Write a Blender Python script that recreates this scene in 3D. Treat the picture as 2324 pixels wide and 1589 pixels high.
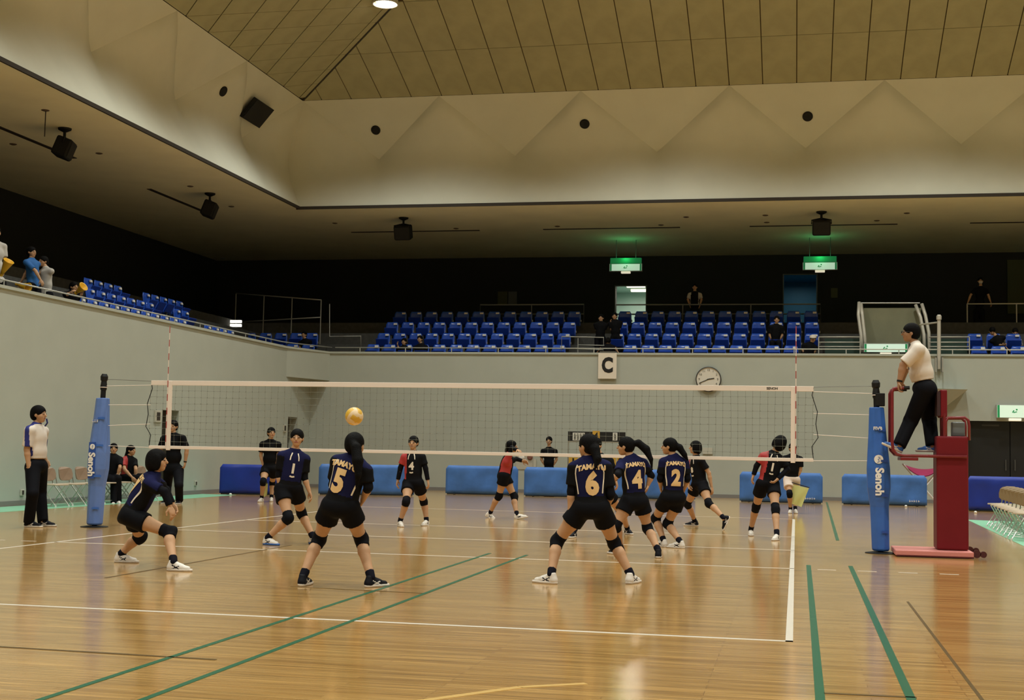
import bpy, bmesh, math, random
import numpy as np
from mathutils import Vector, Matrix
from mathutils.bvhtree import BVHTree

for o in list(bpy.data.objects):
    bpy.data.objects.remove(o)
SC = bpy.context.scene
COL = SC.collection
random.seed(4)

# ------------------------------------------------------------------ camera
F_PX, CX, CY = 3069.47, 1162.0, 794.5
CAM = np.array([4.5158, -18.3849, 1.2457])
YAW, PITCH, ROLL = 0.2079, 0.0740, 0.0193
_f = np.array([-math.sin(YAW)*math.cos(PITCH), math.cos(YAW)*math.cos(PITCH), math.sin(PITCH)])
_r = np.array([math.cos(YAW), math.sin(YAW), 0.0])
_u = np.cross(_r, _f)
CR = math.cos(ROLL)*_r + math.sin(ROLL)*_u
CU = -math.sin(ROLL)*_r + math.cos(ROLL)*_u
CF = _f
cd = bpy.data.cameras.new('camera')
cd.sensor_fit = 'HORIZONTAL'; cd.sensor_width = 36.0
cd.lens = F_PX*36.0/2324.0
cd.clip_end = 200
cam = bpy.data.objects.new('camera', cd); COL.objects.link(cam)
cam.matrix_world = Matrix(((CR[0], CU[0], -CF[0], CAM[0]), (CR[1], CU[1], -CF[1], CAM[1]), (CR[2], CU[2], -CF[2], CAM[2]), (0, 0, 0, 1)))
SC.camera = cam

# ------------------------------------------------------------------ world, exposure
w = bpy.data.worlds.new('world'); SC.world = w; w.use_nodes = True
w.node_tree.nodes['Background'].inputs[0].default_value = (1.0, 0.86, 0.68, 1)
w.node_tree.nodes['Background'].inputs[1].default_value = 0.0
SC.view_settings.view_transform = 'Standard'
SC.view_settings.look = 'None'
SC.view_settings.exposure = 0.0
SC.view_settings.gamma = 1.0
SC.view_settings.use_curve_mapping = False

# ------------------------------------------------------------------ the hall's ceiling lamps (light; housings are built below)
LAMP_W = 1980.0
LAMP_COL = (0.95, 1.0, 0.94)
K = 0.35                       # roof pitch
XL, YB, ZE = -10.64, 21.0, 12.03      # eaves of the roof: left, back, height
XR, YF = 26.0, -27.0
def roof_z(x, y):
    return ZE + K*min(x-XL, YB-y, XR-x, y-YF, 9.5)
LAMPS = [(x, y) for x in (-6.5, 0.7, 7.9, 15.1, 22.0) for y in (16.2, 9.1, 1.9, -5.3, -12.5, -19.7)]
for i, (x, y) in enumerate(LAMPS):
    ld = bpy.data.lights.new('ceiling_lamp_light', 'SPOT')
    ld.energy = LAMP_W; ld.color = LAMP_COL
    ld.spot_size = math.radians(124); ld.spot_blend = 0.85; ld.shadow_soft_size = 0.22
    lo = bpy.data.objects.new('ceiling_lamp_light', ld); COL.objects.link(lo)
    lo.location = (x, y, roof_z(x, y)-0.24)

# ------------------------------------------------------------------ pixel -> place
def ray(x, y):
    return CR*(x-CX)/F_PX - CU*(y-CY)/F_PX + CF
def atZ(x, y, z=0.0):
    d = ray(x, y); return CAM + d*(z-CAM[2])/d[2]
def atY(x, y, Y):
    d = ray(x, y); return CAM + d*(Y-CAM[1])/d[1]
def atX(x, y, X):
    d = ray(x, y); return CAM + d*(X-CAM[0])/d[0]

# ------------------------------------------------------------------ materials
MATS = {}
def mat(name, col, rough=0.6, metal=0.0, spec=0.5, noise=0.0, nscale=8.0, bump=0.0, bscale=60.0, emit=None, estr=0.0, alpha=None, coat=0.0):
    if name in MATS: return MATS[name]
    m = bpy.data.materials.new(name); m.use_nodes = True
    nt = m.node_tree; b = nt.nodes['Principled BSDF']
    c = (col[0], col[1], col[2], 1)
    b.inputs['Base Color'].default_value = c
    b.inputs['Roughness'].default_value = rough
    b.inputs['Metallic'].default_value = metal
    b.inputs['Specular IOR Level'].default_value = spec
    if coat: b.inputs['Coat Weight'].default_value = coat; b.inputs['Coat Roughness'].default_value = 0.15
    if noise:
        tc = nt.nodes.new('ShaderNodeTexCoord')
        n = nt.nodes.new('ShaderNodeTexNoise'); n.inputs['Scale'].default_value = nscale; n.inputs['Detail'].default_value = 5
        nt.links.new(tc.outputs['Object'], n.inputs['Vector'])
        r = nt.nodes.new('ShaderNodeMapRange'); r.inputs[1].default_value = 0.3; r.inputs[2].default_value = 0.7
        r.inputs[3].default_value = 1-noise; r.inputs[4].default_value = 1+noise
        nt.links.new(n.outputs['Fac'], r.inputs[0])
        mx = nt.nodes.new('ShaderNodeVectorMath'); mx.operation = 'SCALE'
        mx.inputs[0].default_value = col[:3]
        nt.links.new(r.outputs[0], mx.inputs['Scale']); nt.links.new(mx.outputs[0], b.inputs['Base Color'])
    if bump:
        tc = nt.nodes.new('ShaderNodeTexCoord')
        n = nt.nodes.new('ShaderNodeTexNoise'); n.inputs['Scale'].default_value = bscale; n.inputs['Detail'].default_value = 3
        nt.links.new(tc.outputs['Object'], n.inputs['Vector'])
        bp = nt.nodes.new('ShaderNodeBump'); bp.inputs['Strength'].default_value = bump; bp.inputs['Distance'].default_value = 0.02
        nt.links.new(n.outputs['Fac'], bp.inputs['Height']); nt.links.new(bp.outputs[0], b.inputs['Normal'])
    if emit:
        b.inputs['Emission Color'].default_value = (emit[0], emit[1], emit[2], 1); b.inputs['Emission Strength'].default_value = estr
    MATS[name] = m
    return m

def wood_floor():
    m = bpy.data.materials.new('floor_wood'); m.use_nodes = True; nt = m.node_tree; L = nt.links
    b = nt.nodes['Principled BSDF']
    tc = nt.nodes.new('ShaderNodeTexCoord')
    br = nt.nodes.new('ShaderNodeTexBrick')
    br.inputs['Scale'].default_value = 1.0
    br.inputs['Brick Width'].default_value = 1.35; br.inputs['Row Height'].default_value = 0.066
    br.inputs['Mortar Size'].default_value = 0.0016; br.inputs['Mortar Smooth'].default_value = 0.2; br.offset = 0.37; br.offset_frequency = 3
    br.inputs['Color1'].default_value = (0.54, 0.305, 0.090, 1); br.inputs['Color2'].default_value = (0.40, 0.21, 0.055, 1)
    br.inputs['Mortar'].default_value = (0.2, 0.1, 0.03, 1); br.inputs['Bias'].default_value = -0.2
    L.new(tc.outputs['Object'], br.inputs['Vector'])
    mp = nt.nodes.new('ShaderNodeMapping'); mp.inputs['Scale'].default_value = (0.9, 26, 1); L.new(tc.outputs['Object'], mp.inputs['Vector'])
    n = nt.nodes.new('ShaderNodeTexNoise'); n.inputs['Scale'].default_value = 1.6; n.inputs['Detail'].default_value = 6; L.new(mp.outputs[0], n.inputs['Vector'])
    r = nt.nodes.new('ShaderNodeMapRange'); r.inputs[1].default_value = 0.3; r.inputs[2].default_value = 0.7; r.inputs[3].default_value = 0.60; r.inputs[4].default_value = 1.3
    L.new(n.outputs['Fac'], r.inputs[0])
    mx = nt.nodes.new('ShaderNodeVectorMath'); mx.operation = 'SCALE'; L.new(br.outputs['Color'], mx.inputs[0]); L.new(r.outputs[0], mx.inputs['Scale'])
    L.new(mx.outputs[0], b.inputs['Base Color'])
    n2 = nt.nodes.new('ShaderNodeTexNoise'); n2.inputs['Scale'].default_value = 0.7; L.new(tc.outputs['Object'], n2.inputs['Vector'])
    r2 = nt.nodes.new('ShaderNodeMapRange'); r2.inputs[3].default_value = 0.16; r2.inputs[4].default_value = 0.26; L.new(n2.outputs['Fac'], r2.inputs[0])
    L.new(r2.outputs[0], b.inputs['Roughness'])
    b.inputs['Specular IOR Level'].default_value = 0.5
    b.inputs['Coat Weight'].default_value = 0.75; b.inputs['Coat Roughness'].default_value = 0.13; b.inputs['Coat IOR'].default_value = 1.5
    bp = nt.nodes.new('ShaderNodeBump'); bp.inputs['Strength'].default_value = 0.12; bp.inputs['Distance'].default_value = 0.002
    L.new(br.outputs['Fac'], bp.inputs['Height']); bp.invert = True; L.new(bp.outputs[0], b.inputs['Normal'])
    return m

M_FLOOR = wood_floor()
M_WALL = mat('wall_paint', (0.40, 0.42, 0.365), 0.75, noise=0.03, nscale=1.5, bump=0.05, bscale=90)
M_FASC = mat('fascia_paint', (0.66, 0.65, 0.54), 0.8, noise=0.03, nscale=1.2)
M_SOFF = mat('soffit_paint', (0.86, 0.81, 0.56), 0.85, noise=0.05, nscale=0.8)
M_CEIL = mat('ceiling_board', (0.385, 0.355, 0.21), 0.8, noise=0.08, nscale=2.0, bump=0.1, bscale=40)
M_JOINT = mat('ceiling_joint', (0.07, 0.045, 0.015), 0.9)
M_DARKT = mat('dark_trim', (0.03, 0.022, 0.015), 0.7)
M_BASEB = mat('baseboard_vinyl', (0.2, 0.19, 0.18), 0.5)
M_TIER = mat('tier_concrete', (0.07, 0.07, 0.065), 0.85, noise=0.15)
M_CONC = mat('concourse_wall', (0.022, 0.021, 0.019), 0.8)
M_WHITE = mat('white_paint', (0.78, 0.74, 0.68), 0.45)
M_LINEW = mat('court_line_white', (0.60, 0.54, 0.46), 0.35)
M_LINEG = mat('court_line_green', (0.012, 0.10, 0.05), 0.3)
M_LINEK = mat('court_line_dark', (0.10, 0.06, 0.02), 0.3)
M_LINEY = mat('court_line_yellow', (0.54, 0.34, 0.11), 0.3)
M_MATG = mat('green_floor_mat', (0.20, 0.46, 0.30), 0.5)
M_BLACK = mat('matte_black', (0.006, 0.006, 0.006), 0.6, spec=0.3)
M_STEEL = mat('steel_tube', (0.55, 0.54, 0.50), 0.3, metal=0.9)
M_RAIL = mat('rail_grey', (0.38, 0.37, 0.33), 0.4, metal=0.3)
M_DRAIL = mat('rail_dark', (0.13, 0.13, 0.12), 0.4, metal=0.4)

# ------------------------------------------------------------------ mesh helpers
class MB:
    def __init__(s): s.v = []; s.f = []; s.m = []
    def add(s, vs, fs, mi=0):
        n = len(s.v); s.v += [tuple(map(float, p)) for p in vs]; s.f += [tuple(i+n for i in f) for f in fs]; s.m += [mi]*len(fs); return s
    def box(s, x0, x1, y0, y1, z0, z1, mi=0):
        v = [(x, y, z) for z in (z0, z1) for y in (y0, y1) for x in (x0, x1)]
        return s.add(v, [(0, 2, 3, 1), (4, 5, 7, 6), (0, 1, 5, 4), (2, 6, 7, 3), (0, 4, 6, 2), (1, 3, 7, 5)], mi)
    def obox(s, c, ax, ay, az, mi=0):
        c, ax, ay, az = [np.asarray(a, float) for a in (c, ax, ay, az)]
        v = [c+i*ax+j*ay+k*az for k in (-1, 1) for j in (-1, 1) for i in (-1, 1)]
        return s.add(v, [(0, 2, 3, 1), (4, 5, 7, 6), (0, 1, 5, 4), (2, 6, 7, 3), (0, 4, 6, 2), (1, 3, 7, 5)], mi)
    def prism(s, poly, z0, z1, mi=0):
        n = len(poly); v = [(p[0], p[1], z0) for p in poly]+[(p[0], p[1], z1) for p in poly]
        f = [tuple(range(n))[::-1], tuple(range(n, 2*n))]+[(i, (i+1) % n, (i+1) % n+n, i+n) for i in range(n)]
        return s.add(v, f, mi)
    def tube(s, pts, r, n=8, mi=0, closed=False):
        pts = [np.asarray(p, float) for p in pts]; rs = r if isinstance(r, (list, tuple)) else [r]*len(pts)
        rings = []; up = None
        for i, p in enumerate(pts):
            a = pts[max(i-1, 0)]; b = pts[min(i+1, len(pts)-1)]
            if closed: a = pts[i-1]; b = pts[(i+1) % len(pts)]
            t = b-a; t = t/(np.linalg.norm(t)+1e-9)
            if up is None:
                up = np.array([0, 0, 1.0]) if abs(t[2]) < 0.9 else np.array([1.0, 0, 0])
            e1 = np.cross(t, up); e1 /= np.linalg.norm(e1)+1e-9; e2 = np.cross(e1, t); up = e2
            rings.append([p+rs[i]*(math.cos(2*math.pi*j/n)*e1+math.sin(2*math.pi*j/n)*e2) for j in range(n)])
        v = [q for R in rings for q in R]; f = []
        m = len(rings)
        for i in range(m if closed else m-1):
            for j in range(n):
                k = (i+1) % m
                f.append((i*n+j, i*n+(j+1) % n, k*n+(j+1) % n, k*n+j))
        if not closed:
            f.append(tuple(range(n))[::-1]); f.append(tuple((m-1)*n+j for j in range(n)))
        return s.add(v, f, mi)
    def lathe(s, c, axis, prof, n=20, mi=0):
        c = np.asarray(c, float); t = np.asarray(axis, float); t = t/np.linalg.norm(t)
        a = np.array([0, 0, 1.0]) if abs(t[2]) < 0.9 else np.array([1.0, 0, 0])
        e1 = np.cross(t, a); e1 /= np.linalg.norm(e1); e2 = np.cross(t, e1)
        v = []; f = []
        for (r, h) in prof:
            v += [c+h*t+r*(math.cos(2*math.pi*j/n)*e1+math.sin(2*math.pi*j/n)*e2) for j in range(n)]
        for i in range(len(prof)-1):
            for j in range(n):
                f.append((i*n+j, i*n+(j+1) % n, (i+1)*n+(j+1) % n, (i+1)*n+j))
        f.append(tuple(range(n))[::-1]); f.append(tuple((len(prof)-1)*n+j for j in range(n)))
        return s.add(v, f, mi)
    def build(s, name, mats, parent=None, base=None, smooth=False, bevel=0.0, bseg=2, kind=None):
        """vertices are in world coordinates unless base is None and parent is None"""
        if not isinstance(mats, (list, tuple)): mats = [mats]
        off = np.zeros(3)
        if base is not None: off = np.asarray(base, float)
        elif parent is not None: off = np.array(world_off(parent))
        me = bpy.data.meshes.new(name)
        me.from_pydata([(p[0]-off[0], p[1]-off[1], p[2]-off[2]) for p in s.v], [], s.f)
        for m in mats: me.materials.append(m)
        if len(mats) > 1: me.polygons.foreach_set('material_index', s.m)
        bm = bmesh.new(); bm.from_mesh(me); bmesh.ops.recalc_face_normals(bm, faces=bm.faces); bm.to_mesh(me); bm.free()
        if smooth: me.polygons.foreach_set('use_smooth', [True]*len(me.polygons))
        me.update()
        o = bpy.data.objects.new(name, me); COL.objects.link(o)
        if parent is not None:
            o.parent = parent
        elif base is not None:
            o.location = off
        if bevel:
            bv = o.modifiers.new('bevel', 'BEVEL'); bv.width = bevel; bv.segments = bseg; bv.limit_method = 'ANGLE'
        if kind: o['kind'] = kind
        return o
def world_off(o):
    v = Vector((0, 0, 0))
    while o is not None:
        v = v+o.location; o = o.parent
    return v
def tag(o, label, cat, group=None, kind=None):
    o['label'] = label; o['category'] = cat
    if group: o['group'] = group
    if kind: o['kind'] = kind
    return o
def thing(name, label, cat, loc=(0, 0, 0), group=None):
    o = bpy.data.objects.new(name, None); COL.objects.link(o)
    o.empty_display_size = 0.1; o.location = tuple(float(a) for a in loc)
    return tag(o, label, cat, group)
def struct(name, mb, m, parent=None, label=None, **kw):
    o = mb.build(name, m, parent, **kw)
    if parent is None: o['kind'] = 'structure'
    if label: o['label'] = label
    return o
def copy_tree(o, parent=None):
    c = o.copy(); COL.objects.link(c); c.parent = parent
    for ch in list(o.children): copy_tree(ch, c)
    return c

def text_mesh(s, size, bold=0.0):
    cu = bpy.data.curves.new('t', 'FONT'); cu.body = s; cu.size = size; cu.align_x = 'CENTER'; cu.align_y = 'CENTER'; cu.offset = bold
    cu.resolution_u = 3
    ob = bpy.data.objects.new('t', cu); COL.objects.link(ob)
    dg = bpy.context.evaluated_depsgraph_get()
    me = bpy.data.meshes.new_from_object(ob.evaluated_get(dg))
    bpy.data.objects.remove(ob); bpy.data.curves.remove(cu)
    return me
def flat_text(s, size, c, ex, ey, m, name, parent, bold=0.0, sx=1.0, sy=1.0, depth=0.002):
    """lettering standing on a flat face: c centre (world), ex/ey unit axes"""
    me0 = text_mesh(s, size, bold)
    c, ex, ey = [np.asarray(a, float) for a in (c, ex, ey)]
    ez = np.cross(ex, ey)
    mb = MB()
    V = [c+ex*v.co.x*sx+ey*v.co.y*sy for v in me0.vertices]
    F = [tuple(p.vertices) for p in me0.polygons]
    mb.add([p+ez*depth for p in V], F)
    bpy.data.meshes.remove(me0)
    return mb.build(name, m, parent)

# ================================================================== THE SETTING
XLW, YBW = -10.1, 21.0          # playing-hall walls below the balcony
PZ = 4.10                       # parapet height
XEND, YEND = 26.0, -27.0

fl = MB().box(-11, XEND, YEND, 21.3, -0.2, 0.0)
floor = struct('floor', fl, M_FLOOR)

def line_strip(a, b, wdt, m, name='court_line', z=0.0015):
    a = np.array([a[0], a[1]], float); b = np.array([b[0], b[1]], float); d = b-a; d /= np.linalg.norm(d); n = np.array([-d[1], d[0]])*wdt/2
    mb = MB().prism([a-n, b-n, b+n, a+n], -0.001, z)
    return mb.build(name, m, floor)
HW = 0.025
for a, b, ww in [((-4.475, -9), (-4.475, 9), .05), ((4.475, -9), (4.475, 9), .05), ((-4.5, -8.975), (4.5, -8.975), .05), ((-4.5, 8.975), (4.5, 8.975), .05),
             ((-4.5, 0), (4.5, 0), .05), ((-4.5, -2.975), (4.5, -2.975), .05), ((-4.5, 2.975), (4.5, 2.975), .05)]:
    line_strip(a, b, ww, M_LINEW)
for i in range(4):                                    # dashed attack-line extension
    x = 4.75+0.43*i
    line_strip((x, -2.975), (x+0.2, -2.975), .04, M_LINEW)
    line_strip((-x-0.2, -2.975), (-x, -2.975), .04, M_LINEW)
def gl(p, q, ww, m, z=0.0025):
    a = atZ(*p); b = atZ(*q); line_strip(a[:2], b[:2], ww, m, z=z)
gl((1835, 1283), (1866, 1640), .05, M_LINEG)
gl((1930, 1285), (2092, 1640), .05, M_LINEG)
gl((20, 1612), (1112, 1256), .04, M_LINEG)
gl((262, 1612), (1196, 1260), .04, M_LINEG)
gl((-40, 1466), (490, 1498), .03, M_LINEK)
gl((240, 1312), (660, 1238), .03, M_LINEK)
gl((2060, 1366), (2245, 1610), .02, M_LINEK)
gl((1870, 1574), (2080, 1584), .03, M_LINEK)
gl((1876, 1140), (1901, 1227), .05, M_LINEG)
gl((660, 1332), (960, 1347), .02, M_LINEK)
gl((950, 1592), (1180, 1560), .05, M_LINEY, z=0.002)
gl((1180, 1560), (1330, 1552), .05, M_LINEY, z=0.002)
# green mats along the edges
mb = MB().prism([(-10.05, -8), (-9.0, -8), (-9.0, 6.9), (-9.15, 13.4), (-10.05, 13.4)], 0, 0.004)
mb.build('floor_mat', M_MATG, floor)
mb = MB().prism([atZ(2195, 1180)[:2], atZ(2330, 1243)[:2], (12.5, 0.5), (14, 12), atZ(2330, 1186)[:2]], 0, 0.004)
mb.build('floor_mat', M_MATG, floor)

# ---- back wall with its door
dA = atY(2196, 955, YBW); dB = 12.6
mb = MB()
mb.box(XLW, dA[0], YBW, YBW+.35, 0, PZ)
mb.box(dA[0], dB, YBW, YBW+.35, dA[2], PZ)
mb.box(dB, XEND, YBW, YBW+.35, 0, PZ)
wall_back = struct('wall_back', mb, M_WALL)
# door leaves, set back in the opening
def dark_door(name, x0, x1, y, z1, leaves=2):
    root = struct(name, MB().box(x0-.02, x1+.02, y+.05, y+.09, 0, z1+.02), M_BLACK)
    wd = (x1-x0)/leaves
    mdoor = mat('door_leaf_black', (0.008, 0.008, 0.008), 0.5)
    for i in range(leaves):
        lf = MB().box(x0+i*wd+.01, x0+(i+1)*wd-.01, y, y+.05, 0.01, z1-.01).build('door_leaf', mdoor, root, bevel=.006)
        MB().box(x0+i*wd+wd*.35, x0+i*wd+wd*.75, y-.012, y, z1-.14, z1-.09).build('closer', mat('closer_grey', (.05, .05, .05), .4), root)
        sx = x0+i*wd+(wd-.12 if i % 2 == 0 else .12)
        MB().tube([(sx, y-.04, .95), (sx, y-.04, 1.25)], .012).tube([(sx, y, .98), (sx, y-.04, .98)], .01, 6).tube([(sx, y, 1.22), (sx, y-.04, 1.22)], .01, 6).build('handle', M_DRAIL, lf)
    return root
dark_door('door_1', dA[0], dB, YBW+.2, dA[2], 3)

# ---- left wall with two doorways
mb = MB()
d1a = atX(369, 930, XLW); d1b = atX(406, 930, XLW)
d2a = atX(654, 946, XLW); d2b = atX(675, 946, XLW)
ys = [YEND, d1a[1], d1b[1], d2a[1], min(d2b[1], 20.7), 21.35]
for i in range(5):
    if i in (1, 3): mb.box(XLW-.35, XLW, ys[i], ys[i+1], (d1a[2] if i == 1 else d2a[2]), PZ)
    else: mb.box(XLW-.35, XLW, ys[i], ys[i+1], 0, PZ)
wall_left = struct('wall_left', mb, M_WALL)
for n, (a, b, z) in enumerate([(ys[1], ys[2], d1a[2]), (ys[3], ys[4], d2a[2])]):
    r = struct('door_%d' % (n+2), MB().box(XLW-.34, XLW-.30, a-.02, b+.02, 0, z+.02), M_BLACK)
    MB().box(XLW-.30, XLW-.26, a+.01, b-.01, .01, z-.01).build('door_leaf', mat('door_leaf_brown', (.035, .026, .018), .5), r, bevel=.006)
    MB().tube([(XLW-.22, a+.12, .95), (XLW-.22, a+.12, 1.15)], .012).build('handle', M_DRAIL, r)
# other two sides close the hall behind the camera and to its right
struct('wall_right', MB().box(XEND, XEND+.3, YEND, YBW, 0, ZE), M_WALL)
struct('wall_front', MB().box(-18, XEND, YEND-.3, YEND, 0, ZE), M_WALL)
# chamfered parapet corner hanging over the hall's corner
struct('wall_corner', MB().prism([(XLW, 18.95), (-9.5, YBW), (XLW, YBW)], 3.27, PZ), M_WALL)
struct('baseboard_left', MB().box(XLW, XLW+.02, YEND, ys[1], 0, .1).box(XLW, XLW+.02, ys[2], ys[3], 0, .1), M_BASEB)
struct('baseboard_back', MB().box(XLW, dA[0], YBW-.02, YBW, 0, .1), M_BASEB)
struct('trim_1', MB().box(-9.5, XEND, YBW-.035, YBW+.39, PZ, PZ+.06).box(XLW-.39, XLW+.035, YEND, 18.95, PZ, PZ+.06).prism([(XLW-.39, 18.95), (XLW+.035, 18.95), (-9.5, YBW-.035), (-9.5, YBW+.39), (XLW-.39, YBW+.39)], PZ, PZ+.06), M_WALL)
# wedge-shaped soffit of the stair behind the referee stand
a = atY(2136, 884, YBW); b = atY(2192, 886, YBW); c = atY(2140, 944, YBW)
mbw = MB()
mbw.add([(a[0]-.35, YBW, a[2]), (b[0], YBW, b[2]), (b[0], YBW-.5, b[2]), (a[0]-.35, YBW-.5, a[2]), (a[0]-.35, YBW, c[2]), (a[0]-.2, YBW-.04, c[2])], [(0, 1, 2, 3), (0, 3, 5, 4), (3, 2, 5), (1, 0, 4), (1, 4, 5, 2)])
struct('trim_2', mbw, M_WALL)

# ---- tiers of the balcony
RZ = [3.69, 4.12, 4.55, 4.98]
CZ = 5.41
mb = MB()
for i in range(4):
    y0 = 21.35+.85*i; x0 = -10.45-.85*i
    mb.box(x0-.85 if i < 3 else -19, XEND, y0, y0+.87, RZ[i]-.5, RZ[i])
    mb.box(x0-.87, x0, YEND, y0+.87, RZ[i]-.5, RZ[i])
mb.box(-19, XEND, 24.75, 33, CZ-.6, CZ)
mb.box(-19, -13.85, YEND, 24.75, CZ-.6, CZ)
struct('floor_balcony', mb, M_TIER)
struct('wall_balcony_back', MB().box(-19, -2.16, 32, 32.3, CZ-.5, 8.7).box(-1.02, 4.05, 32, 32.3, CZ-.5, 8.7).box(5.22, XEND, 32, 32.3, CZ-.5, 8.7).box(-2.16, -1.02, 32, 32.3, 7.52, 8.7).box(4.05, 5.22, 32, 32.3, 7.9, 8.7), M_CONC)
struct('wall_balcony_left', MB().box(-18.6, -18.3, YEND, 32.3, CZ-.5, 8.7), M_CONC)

# ---- soffit over the balcony
ZS = 8.64
mb = MB().box(-18.6, XEND, YB, 32.3, ZS-.02, ZS).box(-18.6, XL, YEND, YB, ZS-.02, ZS)
soffit = struct('ceiling_balcony', mb, M_SOFF)
struct('trim_3', MB().box(XL-.1, XEND, YB-.03, YB+.02, ZS-.05, ZS+.04).box(XL-.02, XL+.03, YEND, YB-.03, ZS-.05, ZS+.04), M_DARKT)
for (p, q) in [((800, 527), (1092, 524)), ((1235, 521), (1545, 518)), ((1702, 515), (2035, 511)), ((2200, 507), (2500, 503))]:
    a = atZ(*p, ZS); b = atZ(*q, ZS)
    MB().box(a[0], b[0], 25.5, 25.62, ZS-.035, ZS-.005).build('air_slot', M_DARKT, soffit)
for (p, q) in [((0, 290), (170, 357)), ((330, 427), (480, 484))]:
    a = atZ(*p, ZS); b = atZ(*q, ZS)
    MB().box(-13.98, -13.84, a[1]-(2.4 if p[0] == 0 else 0), b[1], ZS-.035, ZS-.005).build('air_slot', M_DARKT, soffit)
for (x, y) in [(1557, 491), (1737, 487), (2058, 482), (760, 505), (432, 421), (525, 467), (103, 248), (30, 325), (225, 346), (1265, 512), (1500, 509), (1740, 503), (1990, 499), (1035, 517)]:
    a = atZ(x, y, ZS)
    MB().lathe((a[0], a[1], ZS-.015), (0, 0, -1), [(.09, 0), (.09, .015), (.05, .03)], 12).build('sprinkler', mat('sprinkler_brown', (.12, .08, .05), .5), soffit, smooth=False)
for (x, y) in [(885, 596), (1095, 593), (1300, 592), (1522, 590), (1745, 586), (1978, 584), (2215, 581), (505, 585), (275, 532)]:
    a = atZ(x, y, ZS)
    if a[1] > 31.5 or a[0] < -18: continue
    MB().lathe((a[0], a[1], ZS-.015), (0, 0, -1), [(.11, 0), (.11, .02)], 12).build('downlight_ring', M_STEEL, soffit)
# thin conduit and drop on the left soffit
a = atZ(104, 248, ZS); 
MB().tube([(a[0], a[1], ZS), (a[0], a[1], ZS-.62)], .012, 6).build('conduit_drop', M_DARKT, soffit)

# ---- folded fascia between soffit and roof
def fascia(name, n, kind):
    """kind 'back': runs in +X from the corner; 'left': runs in -Y from the corner"""
    S = 4.4; R = 1.1; H = ZE-ZS; zb = 0.504; DL = -0.42
    mb = MB()
    def P(s, z, rec):
        if kind == 'back': return (XL+s, YB+rec, ZS+z*H)
        return (XL-rec, YB-s, ZS+z*H)
    NC = 8
    def column(q):
        """profile of the curved half-panel at q: 0 under the peak, 1 at the valley point"""
        zl = 1-(1-zb)*q; col = []; NR = 14
        for r in range(NR+1):
            z = zl*(1-r/NR)
            c = .64*R*max(0, math.sin(math.pi*z))**(1.25 if z < .5 else 2.3)
            qz = min(1.0, (1-z)/(1-zb)) if z > zb else 1.0
            edge = R*(1-z)/(1-zb) if z > zb else R*z/zb
            t = (q/qz)**3 if qz > 1e-6 else 1
            col.append((z, c+(edge-c)*t))
        return col
    for i in range(n):
        s0 = i*S; sb = s0+S/2
        for sgn in (-1, 1):
            rows = []; tri = []
            for c in range(NC+1):
                q = c/NC; s = (s0 if sgn < 0 else s0+S)-sgn*q*S/2
                rows.append([(s, z, rec) for z, rec in column(q)])
                tri += [P(s, 1, 0), P(s, 1-(1-zb)*q, R*q)]
            m = len(rows[0]); v = [P(*p) for c in rows for p in c]
            f = []
            for c in range(NC):
                for r in range(m-1):
                    f.append((c*m+r, (c+1)*m+r, (c+1)*m+r+1, c*m+r+1))
            mb.add(v, f, 0)
            mb.add(tri, [(2*c, 2*c+1, 2*c+3, 2*c+2) for c in range(NC)], 1)
    # strip that closes the hall corner
    col = column(0); m = len(col)
    v = [P(0, z, r) for z, r in col]+[P(-r, z, r) for z, r in col]
    mb.add(v, [(r, r+1, m+r+1, m+r) for r in range(m-1)], 0)
    o = mb.build(name, [M_FASC, M_FASC])
    me = o.data
    bm = bmesh.new(); bm.from_mesh(me)
    bmesh.ops.remove_doubles(bm, verts=bm.verts, dist=0.0005)
    bmesh.ops.recalc_face_normals(bm, faces=bm.faces)
    for fc in bm.faces: fc.smooth = True
    for e in bm.edges:
        if len(e.link_faces) == 2 and e.link_faces[0].material_index != e.link_faces[1].material_index: e.smooth = False
    bm.to_mesh(me); bm.free()
    o['kind'] = 'structure'
    return o
fascia('wall_fascia_back', 9, 'back')
fascia('wall_fascia_left', 11, 'left')
struct('wall_fascia_right', MB().box(XEND, XEND+.3, YEND, YB, ZS, ZE+.1), M_FASC)

# ---- roof: backing, then every board that can be told apart
mb = MB(); PL = 9.5
zt = ZE+K*PL
o4 = [(XL, YB), (XR, YB), (XR, YF), (XL, YF)]; i4 = [(XL+PL, YB-PL), (XR-PL, YB-PL), (XR-PL, YF+PL), (XL+PL, YF+PL)]
v = [(x, y, ZE+.03) for x, y in o4]+[(x, y, zt+.03) for x, y in i4]
mb.add(v, [(0, 1, 5, 4), (1, 2, 6, 5), (2, 3, 7, 6), (3, 0, 4, 7), (4, 5, 6, 7)])
ceiling = struct('ceiling', mb, [M_JOINT])
# boards elsewhere on the roof, too far off the picture to be told apart, lie as a plain skin a little lower
mb = MB()
def sk(pts): mb.add(pts, [tuple(range(len(pts)))])
e = .03
def RP(x, y): return (x, y, roof_z(x, y)-e+.03)
VMAX = 6.45
sk([RP(XL+VMAX, YB-VMAX), RP(XR-VMAX, YB-VMAX), RP(XR-PL, YB-PL), RP(XL+PL, YB-PL)])
sk([RP(15.1, YB), RP(XR, YB), RP(XR-VMAX, YB-VMAX), RP(15.1, YB-VMAX)])
sk([RP(XR, YB), RP(XR, YF), RP(XR-PL, YF+PL), RP(XR-PL, YB-PL)])
sk([RP(XL, YF), RP(XR, YF), RP(XR-PL, YF+PL), RP(XL+PL, YF+PL)])
sk([RP(XL, 8.0), RP(XL, YF), RP(XL+PL, YF+PL), RP(XL+PL, 8.0)])
sk([RP(XL+VMAX, YB-VMAX), RP(XL+PL, YB-PL), RP(XL+PL, 8.0), RP(XL+VMAX, 8.0)])
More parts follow.
